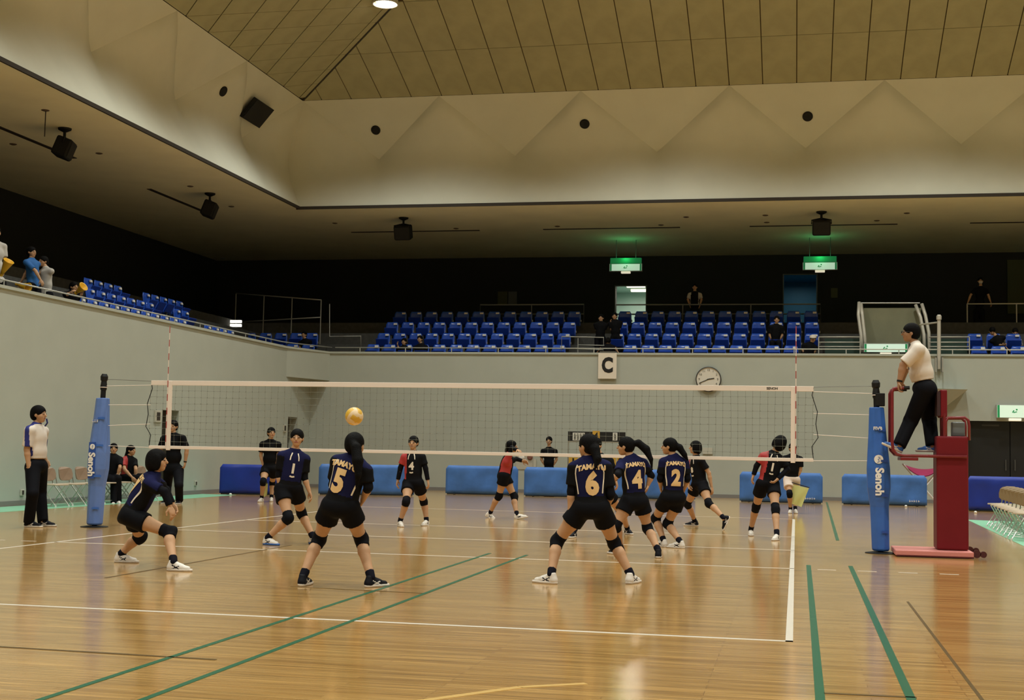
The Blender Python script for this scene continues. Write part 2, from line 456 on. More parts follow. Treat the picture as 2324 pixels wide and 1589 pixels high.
sk([RP(XL+PL, YB-PL), RP(XR-PL, YB-PL), RP(XR-PL, YF+PL), RP(XL+PL, YF+PL)])
mb.build('roof_skin', M_CEIL, ceiling)
def clip(poly, a, b, c):        # keep a*x+b*y+c >= 0
    out = []
    for i in range(len(poly)):
        p = poly[i]; q = poly[(i+1) % len(poly)]
        dp = a*p[0]+b*p[1]+c; dq = a*q[0]+b*q[1]+c
        if dp >= 0: out.append(p)
        if (dp >= 0) != (dq >= 0):
            t = dp/(dp-dq); out.append((p[0]+t*(q[0]-p[0]), p[1]+t*(q[1]-p[1])))
    return out
def area(p):
    return abs(sum(p[i][0]*p[(i+1) % len(p)][1]-p[(i+1) % len(p)][0]*p[i][1] for i in range(len(p))))/2
def inset(poly, g):
    if sum(poly[i][0]*poly[(i+1) % len(poly)][1]-poly[(i+1) % len(poly)][0]*poly[i][1] for i in range(len(poly))) < 0: poly = poly[::-1]
    res = poly
    for i in range(len(poly)):
        p = poly[i]; q = poly[(i+1) % len(poly)]
        dx, dy = q[0]-p[0], q[1]-p[1]; l = math.hypot(dx, dy)
        if l < 1e-6: continue
        nx, ny = -dy/l, dx/l
        res = clip(res, nx, ny, -(nx*p[0]+ny*p[1])-g)
        if len(res) < 3: return []
    return res
SHARED = {}
def board(poly, zfun, key):
    full = area(poly)
    pp = inset(poly, .014)
    if len(pp) < 3 or area(pp) < .02: return
    cx = sum(p[0] for p in pp)/len(pp); cy = sum(p[1] for p in pp)/len(pp); cz = zfun(cx, cy)
    kk = (key, round(full, 3), len(pp))
    me = SHARED.get(kk) if key[1] else None
    if me is None:
        mb = MB(); n = len(pp)
        mb.add([(p[0]-cx, p[1]-cy, zfun(*p)-cz-.03) for p in pp]+[(p[0]-cx, p[1]-cy, zfun(*p)-cz) for p in pp],
               [tuple(range(n)), tuple(range(n, 2*n))[::-1]]+[(i, (i+1) % n, (i+1) % n+n, i+n) for i in range(n)])
        o = mb.build('ceiling_board', M_CEIL, None); me = o.data
        if key[1]: SHARED[kk] = me
    else:
        o = bpy.data.objects.new('ceiling_board', me); COL.objects.link(o)
    o.parent = ceiling; o.location = (cx, cy, cz)
zb_ = lambda x, y: ZE+K*(YB-y)+.03
zl_ = lambda x, y: ZE+K*(x-XL)+.03
vs = [0, 2.15, 4.3, 6.45]
n0 = math.floor((XL+3.243)/.967)-1
for j in range(3):
    for i in range(n0, 20):
        x0 = -3.243+.967*i; x1 = x0+.967
        if x0 > 15: break
        x1 = min(x1, 15.1)
        p0 = [(x0, YB-vs[j]), (x1, YB-vs[j]), (x1, YB-vs[j+1]), (x0, YB-vs[j+1])]
        p = clip(p0, 1, 1, -(XL+YB)-.03)        # right of the hip
        if len(p) >= 3 and area(p) > .03:
            board(p, zb_, ('b%d' % j, abs(area(p)-area(p0)) < 1e-6 and abs(x1-x0-.967) < 1e-6))
g = 1.335
for ia in range(-14, 12):
    for ib in range(-14, 14):
        # lines A: (Y-12.66) - (X-XL) = g*ia ; lines B: (Y-12.66)+(X-XL) = g*ib
        def pt(a_, b_):
            yy = (a_+b_)*g/2; xx = (b_-a_)*g/2
            return (XL+xx, 12.66+yy)
        p0 = [pt(ia, ib), pt(ia, ib+1), pt(ia+1, ib+1), pt(ia+1, ib)]
        p = clip(p0, 1, 0, -XL-.005)
        if len(p) >= 3: p = clip(p, -1, -1, (XL+YB)-.03)
        if len(p) >= 3: p = clip(p, 0, 1, -8.0)
        if len(p) >= 3: p = clip(p, -1, 0, XL+VMAX)
        if len(p) >= 3 and area(p) > .03:
            board(p, zl_, ('l', abs(area(p)-area(p0)) < 1e-6))
MB().obox(((XL+XL+VMAX)/2, YB-VMAX/2, (ZE+roof_z(XL+VMAX, YB-VMAX))/2+.012), (VMAX/2, -VMAX/2, K*VMAX/2), (.016, .016, 0), (0, 0, .012)).build('hip_strip', M_DARKT, ceiling)

# ---- ceiling lamps
def lamp_proto():
    r = thing('ceiling_lamp', '', 'lamp')
    MB().lathe((0, 0, .1), (0, 0, -1), [(.30, 0), (.34, .12), (.36, .30), (.33, .30), (.28, .16)], 24).build('housing', mat('lamp_housing', (.6, .57, .5), .4), r, base=(0, 0, 0))
    MB().lathe((0, 0, -.07), (0, 0, -1), [(.27, 0), (.25, .08), (.16, .13)], 24).build('lens', mat('lamp_lens', (.9, .85, .75), .4, emit=(1, .9, .72), estr=14.0), r, base=(0, 0, 0))
    return r
lp = lamp_proto()
names = {0: ('left end', 'above the dark fascia square')}
first = True
for i, (x, y) in enumerate(LAMPS):
    if y < 1 and i: continue
    o = lp if first else copy_tree(lp); first = False
    o.location = (x, y, roof_z(x, y)+.03)
    if y == 16.2 and x < 8:
        o['label'] = {-6.5: 'glowing round ceiling lamp at the top left beside the roof hip', .7: 'glowing round ceiling lamp above the middle of the back fascia', 7.9: 'glowing round ceiling lamp at the top right of the sloping boards'}[x]
    else:
        o['label'] = 'round ceiling lamp in the roof, %s row from the back, %s from left' % (['first', 'second', 'third'][(16.2, 9.1, 1.9).index(y)], ['first', 'second', 'third', 'fourth', 'fifth'][(-6.5, .7, 7.9, 15.1, 22.0).index(x)])
    o['group'] = 'ceiling lamps in the roof'

exec_after = []

# ================================================================== NET, POSTS, REFEREE STAND
NH = 2.17
M_TAPE = mat('net_tape', (0.80, 0.70, 0.62), 0.6)
M_CORD = mat('net_cord', (0.16, 0.165, 0.13), 0.8)
net = thing('volleyball_net', 'long volleyball net with white tapes stretched across the court', 'net', (0, 0, 1.17))
x0n, x1n = -4.78, 4.74
def rib(mb, a, b, r=.0016):
    mb.tube([a, b], r, 4)
mb = MB()
nx = 96
for i in range(nx+1):
    x = x0n+(x1n-x0n)*i/nx
    ph = random.uniform(-.012, .012)
    p = [(x, 0, NH-.06), (x+ph, .004*math.sin(i), NH-.35), (x+ph*1.3, 0, NH-.7), (x, 0, NH-.97)]
    mb.tube(p, .0016, 4)
for j in range(1, 10):
    z = NH-.06-.0925*j
    mb.tube([(x0n+(x1n-x0n)*k/24, .003*math.sin(k*1.7+j), z+.006*math.sin(k*.9+j)) for k in range(25)], .0016, 4)
mb.build('mesh_netting', M_CORD, net, kind='stuff')
mb = MB(); 
for i in range(nx+1):
    for j in range(1, 10):
        x = x0n+(x1n-x0n)*i/nx
        mb.obox((x, 0, NH-.06-.0925*j), (.0042, 0, 0), (0, .003, 0), (0, 0, .0042))
mb.build('knots', M_CORD, net, kind='stuff')
MB().box(x0n, x1n, -.008, .008, NH-.07, NH).build('top_tape', M_TAPE, net, bevel=.003)
MB().box(x0n, x1n, -.007, .007, NH-1.0, NH-.955).build('bottom_tape', M_TAPE, net, bevel=.003)
for sx in (-1, 1):
    MB().box(sx*4.475-.03, sx*4.475+.03, -.012, .012, NH-1.02, NH-.005).build('side_tape', M_TAPE, net, bevel=.003)
    e = x0n if sx < 0 else x1n
    o_ = -sx
    MB().tube([(e, 0, NH-.02), (e+o_*.02, 0, NH-.12), (e-o_*.05, 0, NH-.34), (e-o_*.03, 0, NH-.5), (e-o_*.06, 0, NH-.68), (e+o_*.02, 0, NH-.8), (e, 0, NH-.97)], .006, 6).build('edge_cord', M_BLACK, net)
    px = sx*5.55
    MB().tube([(e, 0, NH-.012), (px, 0, NH+.012)], .004, 6).build('top_cable', M_DRAIL, net)
    for k, (za, zb2) in enumerate([(NH-.07, NH-.09), (NH-.36, NH-.37), (NH-.64, NH-.68), (NH-.985, NH-.97)]):
        MB().tube([(e, 0, za), (px, 0, zb2)], .0045, 6).build('tension_cord', M_TAPE, net)
flat_text('SENOH', .045, (4.2, -.0085, NH-.036), (1, 0, 0), (0, 0, 1), M_BLACK, 'printed_mark', net, bold=.001)

for sx, lb in ((-1, 'red and white striped antenna at the left end of the net'), (1, 'red and white striped antenna at the net end beside the referee')):
    an = thing('net_antenna', lb, 'antenna', (sx*4.51, -.012, NH-1.0), 'net antennas')
    for k in range(18):
        z = NH-1.0+.1*k
        MB().tube([(sx*4.51, -.016, z), (sx*4.51, -.016, z+.1)], .006, 8).build('stripe', mat('antenna_red', (.42, .07, .06), .5) if k % 2 else mat('antenna_white', (.8, .7, .62), .5), an)

M_PADB = mat('pad_blue', (0.035, 0.13, 0.47), 0.42, noise=.08, nscale=5, bump=.15, bscale=9)
M_PADL = mat('pad_light_blue', (0.11, 0.20, 0.50), 0.45, noise=.08, nscale=5, bump=.15, bscale=9)
M_PATCH = mat('pad_patch_blue', (0.02, 0.075, 0.34), 0.45)
M_LOGO = mat('logo_white', (.85, .82, .76), .5)
def post(sx, lb, pm):
    bx = sx*5.6; lean = -sx*.06
    r = thing('net_post', lb, 'net post', (bx, 0, 0))
    def c(z): return np.array([bx+lean*z/2.2, 0, z])
    MB().tube([c(0), c(2.02)], .038, 14).build('pole', M_BLACK, r, smooth=False)
    MB().lathe(c(2.02), (lean/2.2, 0, 1), [(.045, 0), (.05, .05), (.04, .13), (.052, .15), (.055, .2), (.035, .24)], 16).build('pole_head', M_BLACK, r)
    MB().tube([c(2.06)+np.array([.05*math.cos(a), .05*math.sin(a), 0]) for a in np.linspace(0, 6.28, 13)[:-1]], .006, 6, closed=True).build('cord_wrap', M_TAPE, r)
    if sx > 0: MB().obox(c(1.97)+np.array([.045, -.02, .03]), (.06, 0, 0), (0, .05, 0), (0, 0, .085)).build('winch_box', M_BLACK, r, bevel=.008)
    prof = [(.03, .095), (.05, .112), (.6, .12), (.85, .15), (1.1, .15), (1.3, .135), (1.55, .115), (1.85, .098), (1.9, .094)]
    mb = MB(); n = 8; rings = []
    for (z, rr) in prof:
        cc = c(z); 
        for j in range(n):
            a = 2*math.pi*(j+.5)/n; mb.v.append((cc[0]+rr*1.06*math.cos(a), cc[1]+rr*1.06*math.sin(a), z))
    for i in range(len(prof)-1):
        for j in range(n): mb.f.append((i*n+j, i*n+(j+1) % n, (i+1)*n+(j+1) % n, (i+1)*n+j)); mb.m.append(0)
    mb.f.append(tuple(range(n))[::-1]); mb.f.append(tuple((len(prof)-1)*n+j for j in range(n))); mb.m += [0, 0]
    pad = mb.build('pad', pm, r, bevel=.02, bseg=3)
    for zz in (.28, .75, 1.2, 1.6):
        rr = np.interp(zz, [p[0] for p in prof], [p[1] for p in prof])*1.02
        cc = c(zz); side = -sx
        MB().obox(cc+np.array([.5*rr, -.86*rr-.012, 0]), (.045, 0.02, 0), (0, .006, 0), (0, 0, .014)).build('strap', M_PATCH if sx > 0 else M_PADB, pad)
    MB().lathe(c(0), (0, 0, 1), [(.2, 0), (.2, .008), (.13, .018)], 20).build('floor_plate', M_BLACK, r)
    # printed marks on the face toward the camera
    def face(z, off=0.0):
        rr = np.interp(z, [p[0] for p in prof], [p[1] for p in prof])*1.06*math.cos(math.pi/8)
        return c(z)+np.array([off, -rr-.006, 0])
    xo = -.03 if sx < 0 else 0.0
    if sx < 0:
        MB().obox(face(.98, xo)+np.array([0, .003, 0]), (.052, 0, 0), (0, .005, 0), (0, 0, .265)).build('logo_patch', M_PATCH, pad)
        yo = -.006
    else: yo = 0
    p = face(.95 if sx < 0 else .96, xo)+np.array([0, yo, -.03])
    flat_text('Senoh', .145 if sx > 0 else .14, p, (0, 0, -1), (1, 0, 0), M_LOGO, 'brand_lettering', pad, bold=.006, depth=.004)
    q = face(1.2 if sx < 0 else 1.24, xo)+np.array([0, yo-.004, -.02])
    lg = MB().lathe(q, (0, -1, 0), [(.04 if sx < 0 else .058, 0), (.04 if sx < 0 else .058, .004)], 20).build('logo_disc', M_LOGO, pad)
    rr = .04 if sx < 0 else .058
    MB().tube([q+np.array([-rr*.1, -.005, rr*.55]), q+np.array([rr*.35, -.005, rr*.3]), q+np.array([-rr*.15, -.005, 0]), q+np.array([rr*.15, -.005, -rr*.45]), q+np.array([-rr*.3, -.005, -rr*.7])], .004, 6).build('logo_stroke', pm, lg)
    MB().obox(face(1.62 if sx > 0 else 1.56, xo*1.2+(.0 if sx > 0 else .0))+np.array([0, -.003, 0]), (.045, 0, 0), (0, .004, 0), (0, 0, .018)).build('name_tag', M_LOGO if sx < 0 else pm, pad)
    flat_text('FIVB', .06 if sx > 0 else .04, face(1.62 if sx > 0 else 1.56, xo*1.2)+np.array([0, -.008, 0]), (1, 0, 0), (0, 0, 1), M_LOGO if sx > 0 else M_PADL, 'small_lettering', pad, bold=.002, depth=.003)
    return r
post(-1, 'net post in pale blue padding with a dark lettered patch', M_PADL)
post(1, 'net post in deep blue padding next to the referee stand', M_PADB)

# ---- referee stand
M_RED = mat('stand_red', (0.160, 0.010, 0.015), 0.45, spec=.2, noise=.06, nscale=3)
M_REDT = mat('stand_tube_red', (0.18, 0.014, 0.018), 0.35)
M_PINK = mat('stand_base_pink', (0.62, 0.22, 0.19), 0.5)
YS = -.1
rs = thing('referee_stand', 'red padded referee stand with tube rails and pink base', 'referee stand', (6.55, YS, 0))
def P_(x, y, Y=YS): return atY(x, y, Y)
cl = P_(2126, 1200, YS-.22)[0]; cr_ = P_(2199, 1200, YS-.22)[0]; ct = P_(2160, 990, YS-.22)[2]
MB().box(cl, cr_, YS-.22, YS+.22, .09, ct).build('padded_column', M_RED, rs, bevel=.025, bseg=3)
bl = P_(2032, 1262, YS-.42)[0]; br_ = P_(2222, 1262, YS-.42)[0]
MB().box(bl, br_-.06, YS-.42, YS+.42, .015, .085).build('base', M_PINK, rs, bevel=.012)
MB().box(bl+.02, br_-.06, YS-.425, YS-.415, .008, .022).build('base_edge', mat('edge_dark_red', (.08, .006, .008), .5), rs)
for yy in (YS-.36, YS+.36):
    w_ = MB().lathe((br_-.02, yy-.02, .06), (0, 1, 0), [(.05, 0), (.05, .04)], 16).build('wheel', mat('wheel_dark_red', (.06, .008, .01), .5), rs)
    MB().tube([(br_-.1, yy, .06), (br_+.05, yy, .06)], .02, 8).build('wheel_bracket', M_REDT, rs)
    MB().lathe((br_+.06, yy-.02, .055), (0, 1, 0), [(.04, 0), (.04, .04)], 16).build('wheel', mat('wheel_dark_red', (.06, .008, .01), .5), rs)
pz = P_(2080, 1035)[2]; fx = P_(2022, 960)[0]; tx = P_(2052, 883)[0]; tz = P_(2030, 884)[2]
for k, yy in enumerate((YS-.24, YS+.24)):
    MB().tube([(cr_-.02, yy, pz), (fx+.14, yy, pz), (fx+.06, yy, pz+.015), (fx+.01, yy, pz+.07), (fx, yy, pz+.16), (fx, yy, tz-.05), (fx+.02, yy, tz), (fx+.05, yy, tz+.005), (tx+.03, yy, tz+.01)], .02, 10).build('side_rail', M_REDT, rs, smooth=True)
    MB().tube([(tx-.02, yy, tz+.01), (tx+.05, yy, tz+.012)], .024, 10).build('grip', M_BLACK, rs)
MB().tube([(fx+.03, YS-.24, tz), (fx+.03, YS+.24, tz)], .02, 10).build('front_rail', M_REDT, rs)
MB().box(fx+.05, cr_-.03, YS-.24, YS+.24, pz-.005, pz+.012).build('footboard', mat('footboard_red', (.15, .012, .015), .5), rs, bevel=.004)
MB().box(fx+.1, fx+.32, YS-.26, YS+.26, pz-.06, pz-.02).build('front_step', M_REDT, rs, bevel=.006)
# seat back pad and rear hoop
b0 = P_(2137, 886); b1 = P_(2129, 948)
MB().box(b1[0]+.01, b0[0]+.05, YS-.2, YS+.2, b1[2], b0[2]).build('back_pad', M_RED, rs, bevel=.02, bseg=3)
MB().box(b1[0]-.03, b1[0]+.01, YS-.2, YS+.2, b1[2]+.02, b0[2]-.03).build('back_pad_lining', mat('lining_dark', (.03, .008, .01), .6), rs)
for yy in (YS-.19, YS+.19):
    MB().tube([(b1[0]+.06, yy, ct-.2), (b1[0]+.06, yy, b1[2]+.05)], .02, 8).build('back_upright', M_REDT, rs)
    h0 = P_(2143, 985); h1 = P_(2197, 950)
    MB().tube([(h0[0], yy, ct-.05), (h0[0], yy, h1[2]-.05), (h0[0]+.03, yy, h1[2]), (h1[0]-.06, yy, h1[2]+.005), (h1[0]-.02, yy, h1[2]-.03), (h1[0]-.01, yy, h1[2]-.1), (h1[0]-.01, yy, ct-.05)], .018, 8).build('hoop', M_REDT, rs, smooth=True)
MB().box(h0[0]+.09, h1[0]-.05, YS-.1, YS+.1, ct, h1[2]-.05).build('control_box', mat('control_box_grey', (.14, .16, .16), .4), rs, bevel=.01)

# ---- ball in the air
M_BY = mat('ball_yellow', (0.62, 0.36, 0.03), 0.5); M_BB = mat('ball_cream', (0.70, 0.52, 0.30), 0.5)
bc = atY(804, 945, -3.4)
me = bpy.data.meshes.new('volleyball'); bm = bmesh.new(); bmesh.ops.create_uvsphere(bm, u_segments=48, v_segments=32, radius=.105)
for f in bm.faces:
    c = f.calc_center_median().normalized(); ax = max(range(3), key=lambda k: abs(c[k])); o2 = c[(ax+1) % 3]/abs(c[ax])
    f.material_index = 1 if abs(o2) > .36 else 0; f.smooth = True
    for v_ in f.verts: pass
for v_ in bm.verts:
    c = v_.co.normalized(); ax = max(range(3), key=lambda k: abs(c[k])); o2 = abs(c[(ax+1) % 3]/abs(c[ax])); o3 = abs(c[(ax+2) % 3]/abs(c[ax]))
    if abs(o2-.36) < .05 or o2 > .95 or o3 > .95: v_.co *= .985
bm.to_mesh(me); bm.free(); me.materials.append(M_BY); me.materials.append(M_BB)
ball = bpy.data.objects.new('volleyball', me); COL.objects.link(ball); ball.location = bc; ball.rotation_euler = (.5, .4, .9)
tag(ball, 'yellow and cream volleyball in the air over the left court', 'ball')

# ================================================================== BARRIERS
M_BARL = mat('barrier_light_blue', (0.062, 0.17, 0.48), 0.5, spec=.3, noise=.16, nscale=2.5, bump=.5, bscale=3)
M_BARD = mat('barrier_deep_blue', (0.005, 0.028, 0.30), 0.5, noise=.12, nscale=2.5, bump=.4, bscale=3)
def barrier(a, b, m, lb, hgt=.78, mark=False):
    a = np.array([a[0], a[1], 0.]); b = np.array([b[0], b[1], 0.]); d = b-a; Ln = np.linalg.norm(d); d /= Ln; nrm = np.array([d[1], -d[0], 0])
    if nrm[1] > 0: nrm = -nrm
    c = (a+b)/2
    r = thing('court_barrier', lb, 'barrier', c, 'blue court barriers')
    # fabric cover with rounded corners and slight waves
    nx_, nz_ = 28, 8; rc = .07; th = .05
    mb = MB()
    def sheet(sgn):
        vs_ = []
        for j in range(nz_+1):
            for i in range(nx_+1):
                u = -Ln/2+Ln*i/nx_; z = .03+(hgt-.03)*j/nz_
                cut = 0
                if z > hgt-rc: cut = rc-math.sqrt(max(0, rc*rc-(z-(hgt-rc))**2))
                u = max(-Ln/2+cut, min(Ln/2-cut, u))
                bul = .012*math.sin(u*5+z*4+a[0])+.008*math.sin(u*11-z*7)
                edge = min(1, (Ln/2-abs(u))/.1, (z-.03)/.1+.2, (hgt-z)/.08+.1)
                vs_.append(c+d*u+nrm*sgn*(th*.5*max(.15, edge)+bul*edge)+np.array([0, 0, z]))
        return vs_
    A = sheet(1); B = sheet(-1); n = nx_+1
    mb.v = [tuple(p) for p in A+B]; off = len(A)
    for j in range(nz_):
        for i in range(nx_):
            q = (j*n+i, j*n+i+1, (j+1)*n+i+1, (j+1)*n+i)
            mb.f.append(q); mb.f.append(tuple(off+k for k in q[::-1]))
    for i in range(nx_):
        mb.f.append((i, i+1, off+i+1, off+i)); t = nz_*n; mb.f.append((t+i, t+i+1, off+t+i+1, off+t+i))
    for j in range(nz_):
        mb.f.append((j*n, (j+1)*n, off+(j+1)*n, off+j*n)); mb.f.append((j*n+nx_, (j+1)*n+nx_, off+(j+1)*n+nx_, off+j*n+nx_))
    mb.m = [0]*len(mb.f)
    cov = mb.build('fabric_cover', m, r, smooth=True)
    MB().tube([c-d*(Ln/2-.04)+np.array([0, 0, .022]), c+d*(Ln/2-.04)+np.array([0, 0, .022])], .018, 8).build('bottom_rail', M_BLACK, r)
    for s_ in (-1, 1):
        p = c+d*s_*(Ln/2-.25)
        MB().obox(p+np.array([0, 0, .012]), nrm*.16, d*.02, (0, 0, .012)).build('foot', M_BLACK, r, bevel=.004)
    if mark:
        p = c+d*(Ln/2-.32)+nrm*.055+np.array([0, 0, .13])
        for k, (w1, h1) in enumerate([(.03, .03), (.024, .022), (.03, .03), (.012, .03), (.03, .024)]):
            MB().obox(p+d*(k*.055-.11), d*w1*.7, nrm*.012, (0, 0, h1*.25)).build('printed_mark', M_LOGO, cov)
            MB().obox(p+d*(k*.055-.115)+np.array([0, 0, .004]), d*.005, nrm*.012, (0, 0, h1)).build('printed_mark', M_LOGO, cov)
    return r
barrier((-9.69, 13.6), (-7.9, 13.9), M_BARD, 'dark royal blue barrier at the left by the corner door', .76)
barrier((-7.61, 15.1), (-5.28, 15.95), M_BARL, 'light blue barrier behind the player with the long ponytail', .80)
barrier((-4.96, 18.0), (-2.98, 18.3), M_BARL, 'light blue barrier behind the walking red-shirted player', .80)
barrier((-2.75, 18.0), (-.42, 18.3), M_BARL, 'light blue barrier in front of the man in black, beside the scoreboard', .80)
barrier((-.3, 18.25), (1.88, 18.25), M_BARL, 'light blue barrier seen between the players numbered four and two', .80)
barrier((3.05, 18.2), (5.2, 18.15), M_BARL, 'light blue barrier behind the flag holder', .80, True)
barrier((5.69, 18.2), (7.83, 18.2), M_BARL, 'light blue barrier behind the deep blue net post', .80, True)
barrier((8.55, 15.9), (11.2, 15.9), M_BARD, 'dark royal blue barrier at the right before the black door', .84)
# small white ball-like stopper on the floor
for (x, y) in ((2056, 1151), (2214, 1165), (523, 1124)):
    p = atZ(x, y)
    o = MB().lathe((p[0], p[1], 0), (0, 0, 1), [(.02, 0), (.035, .015), (.03, .04), (.012, .05)], 12).build('floor_stopper', M_LOGO, None, base=(p[0], p[1], 0), smooth=True)
    tag(o, {2056: 'small white rubber stopper below the barrier behind the net post', 2214: 'small white rubber stopper under the dark blue barrier right', 523: 'small white rubber stopper near the left dark blue barrier'}[x], 'stopper')

# ================================================================== CHAIRS
M_CHB = mat('chair_plywood', (0.27, 0.185, 0.125), 0.45, noise=.1, nscale=6)
M_CHS = mat('chair_seat_tan', (0.52, 0.42, 0.31), 0.5)
M_FOOT = mat('chair_foot_white', (.75, .72, .68), .5)
def make_chair(lb):
    r = thing('folding_chair', lb, 'chair', (0, 0, 0))          # faces +x
    z0 = (0, 0, 0)
    mb = MB(); n = 14
    pts = []
    for k in range(n):
        a = 2*math.pi*k/n; cx = math.cos(a); sx = math.sin(a)
        pts.append((.21*math.copysign(abs(cx)**.6, cx), .135*math.copysign(abs(sx)**.6, sx)))
    v = []
    for t in (-.011, .011):
        for (yy, zz) in pts: v.append((-.20-.18*zz+t+.05*(yy/.21)**2, yy, .62+zz))
    f = [tuple(range(n)), tuple(range(n, 2*n))[::-1]]+[(i, (i+1) % n, (i+1) % n+n, i+n) for i in range(n)]
    mb.add(v, f); mb.build('backrest', M_CHB, r, base=z0, bevel=.004)
    MB().prism([(-.2, -.2), (.17, -.2), (.2, -.16), (.2, .16), (.17, .2), (-.2, .2)], .41, .435).build('seat', M_CHS, r, base=z0, bevel=.008)
    for s_ in (-1, 1):
        MB().tube([(-.27, s_*.2, .7), (-.2, s_*.2, .44), (.19, s_*.2, .02)], .011, 7).build('front_leg', M_STEEL, r, base=z0)
        MB().tube([(.1, s_*.185, .40), (-.2, s_*.185, .02)], .011, 7).build('rear_leg', M_STEEL, r, base=z0)
        MB().lathe((.19, s_*.2, 0), (0, 0, 1), [(.016, 0), (.016, .035)], 8).build('foot_cap', M_FOOT, r, base=z0)
        MB().lathe((-.2, s_*.185, 0), (0, 0, 1), [(.016, 0), (.016, .035)], 8).build('foot_cap', M_FOOT, r, base=z0)
    MB().tube([(.15, -.2, .065), (.15, .2, .065)], .008, 6).build('cross_bar', M_STEEL, r, base=z0)
    MB().tube([(-.16, -.185, .07), (-.16, .185, .07)], .008, 6).build('cross_bar', M_STEEL, r, base=z0)
    return r
ch = make_chair('')
first = True
CH_L = [('plywood folding chair nearest the line judge in white', (128, 1149)), ('plywood folding chair second from the line judge in white', (163, 1147)), ('plywood folding chair third from the line judge, before the pale blue post', (188, 1146)),
        ('plywood folding chair half hidden behind the pale blue net post', (212, 1146)), ('folding chair under the seated person beside the pale blue post', (262, 1137)), ('folding chair under the seated girl in red and black', (292, 1135)), ('folding chair hidden behind the crouching player in navy', (326, 1132))]
SEATPOS = []
for lb, (x, y) in CH_L:
    o = ch if first else copy_tree(ch); first = False
    p = atZ(x, y); o.location = (-9.35, 5.25+.62*CH_L.index((lb, (x, y))), 0); o.rotation_euler = (0, 0, -.12)
    SEATPOS.append(tuple(o.location))
    o['label'] = lb; o['group'] = 'folding chairs along the left wall'
a = atZ(2256, 1196); b = atZ(2338, 1240)
RB = [k_ for k_ in ch.children if k_.name.startswith('backrest')][0].data.copy(); RB.materials[0] = mat('chair_plywood_dark', (.22, .145, .065), .45, noise=.1, nscale=6)
LB_R = ['far end chair of the folding chair row by the right edge', 'second chair of the folding row, next to its far end', 'third folding chair of the row at the right edge', 'fourth folding chair of the row at the right edge', 'fifth folding chair of the row at the right edge', 'sixth folding chair of the row at the right edge', 'seventh folding chair of the row, next to the nearest one', 'nearest folding chair of the row, cut by the right edge']
for i in range(8):
    o = copy_tree(ch); t = i/9
    o.location = (a[0]+(b[0]-a[0])*t+.15, a[1]+(b[1]-a[1])*t, 0); o.rotation_euler = (0, 0, math.pi+.7)
    for k_ in o.children:
        if k_.name.startswith('backrest'):
            k_.data = RB
    o['label'] = LB_R[i]; o['group'] = 'folding chairs at the right edge'

# pink camp chair behind the stand
M_CAMP = mat('camp_pink', (.30, .012, .075), .6)
q = atY(2092, 1080, 19.2)
pc = thing('camp_chair', 'folded-out pink fabric camp chair with white crossed legs behind the stand', 'chair', (q[0], 19.2, 0))
A = atY(2048, 1054, 19.2); B = atY(2136, 1062, 19.2)
mb = MB(); n = 16; vs_ = []
for t in (0, .02):
    for j in range(4):
        for i in range(n+1):
            u = i/n; sag = .10*math.sin(math.pi*u)
            vs_.append((A[0]+(B[0]-A[0])*u, 19.2-.25+.17*j+t*.3, A[2]+(B[2]-A[2])*u-sag-.07*(j < 1)*math.sin(math.pi*u)-.11*(1-j/3)*math.sin(math.pi*u)+t))
m_ = n+1; off = 4*m_
for j in range(3):
    for i in range(n):
        mb.f.append((j*m_+i, j*m_+i+1, (j+1)*m_+i+1, (j+1)*m_+i)); mb.f.append((off+j*m_+i, off+(j+1)*m_+i, off+(j+1)*m_+i+1, off+j*m_+i+1))
mb.v = vs_; mb.m = [0]*len(mb.f); mb.build('sling', M_CAMP, pc, smooth=True)
for yy in (18.97, 19.42):
    MB().tube([(A[0]+.02, yy, A[2]), (B[0]-.1, yy, .05)], .014, 7).build('leg', M_FOOT, pc)
    MB().tube([(B[0], yy, B[2]), (A[0]+.2, yy, .05)], .014, 7).build('leg', M_FOOT, pc)

# ================================================================== SCOREBOARD, CLOCK, SIGNS
sbY = 19.6
M_SBK = mat('score_black', (.008, .008, .008), .5); M_SW = mat('score_white', (.72, .70, .62), .6); M_SY = mat('score_yellow', (.60, .34, .04), .55)
L0 = atY(1289, 979, sbY); R0 = atY(1419, 1003, sbY)
sb = thing('scoreboard', 'flip-card scoreboard with black header and yellow number cards', 'scoreboard', ((L0[0]+R0[0])/2, sbY, 0))
MB().box(L0[0], R0[0], sbY, sbY+.05, R0[2], L0[2]).build('header_board', M_SBK, sb, bevel=.006)
for xx in (L0[0]+.01, R0[0]-.01, (L0[0]+R0[0])/2):
    MB().tube([(xx, sbY+.04, 0.03), (xx, sbY+.04, L0[2])], .014, 8).build('upright', M_STEEL, sb)
    MB().obox((xx, sbY+.04, .02), (.025, 0, 0), (0, .3, 0), (0, 0, .02)).build('foot', M_STEEL, sb)
MB().box(L0[0], R0[0], sbY+.005, sbY+.04, R0[2]-.03, R0[2]-.005).build('header_rail', M_STEEL, sb)
def tile(x0, y0, x1, y1, m, name, dz=.012):
    a = atY(x0, y0, sbY); b = atY(x1, y1, sbY)
    return MB().box(a[0], b[0], sbY-dz, sbY, b[2], a[2]).build(name, m, sb), (a+b)/2
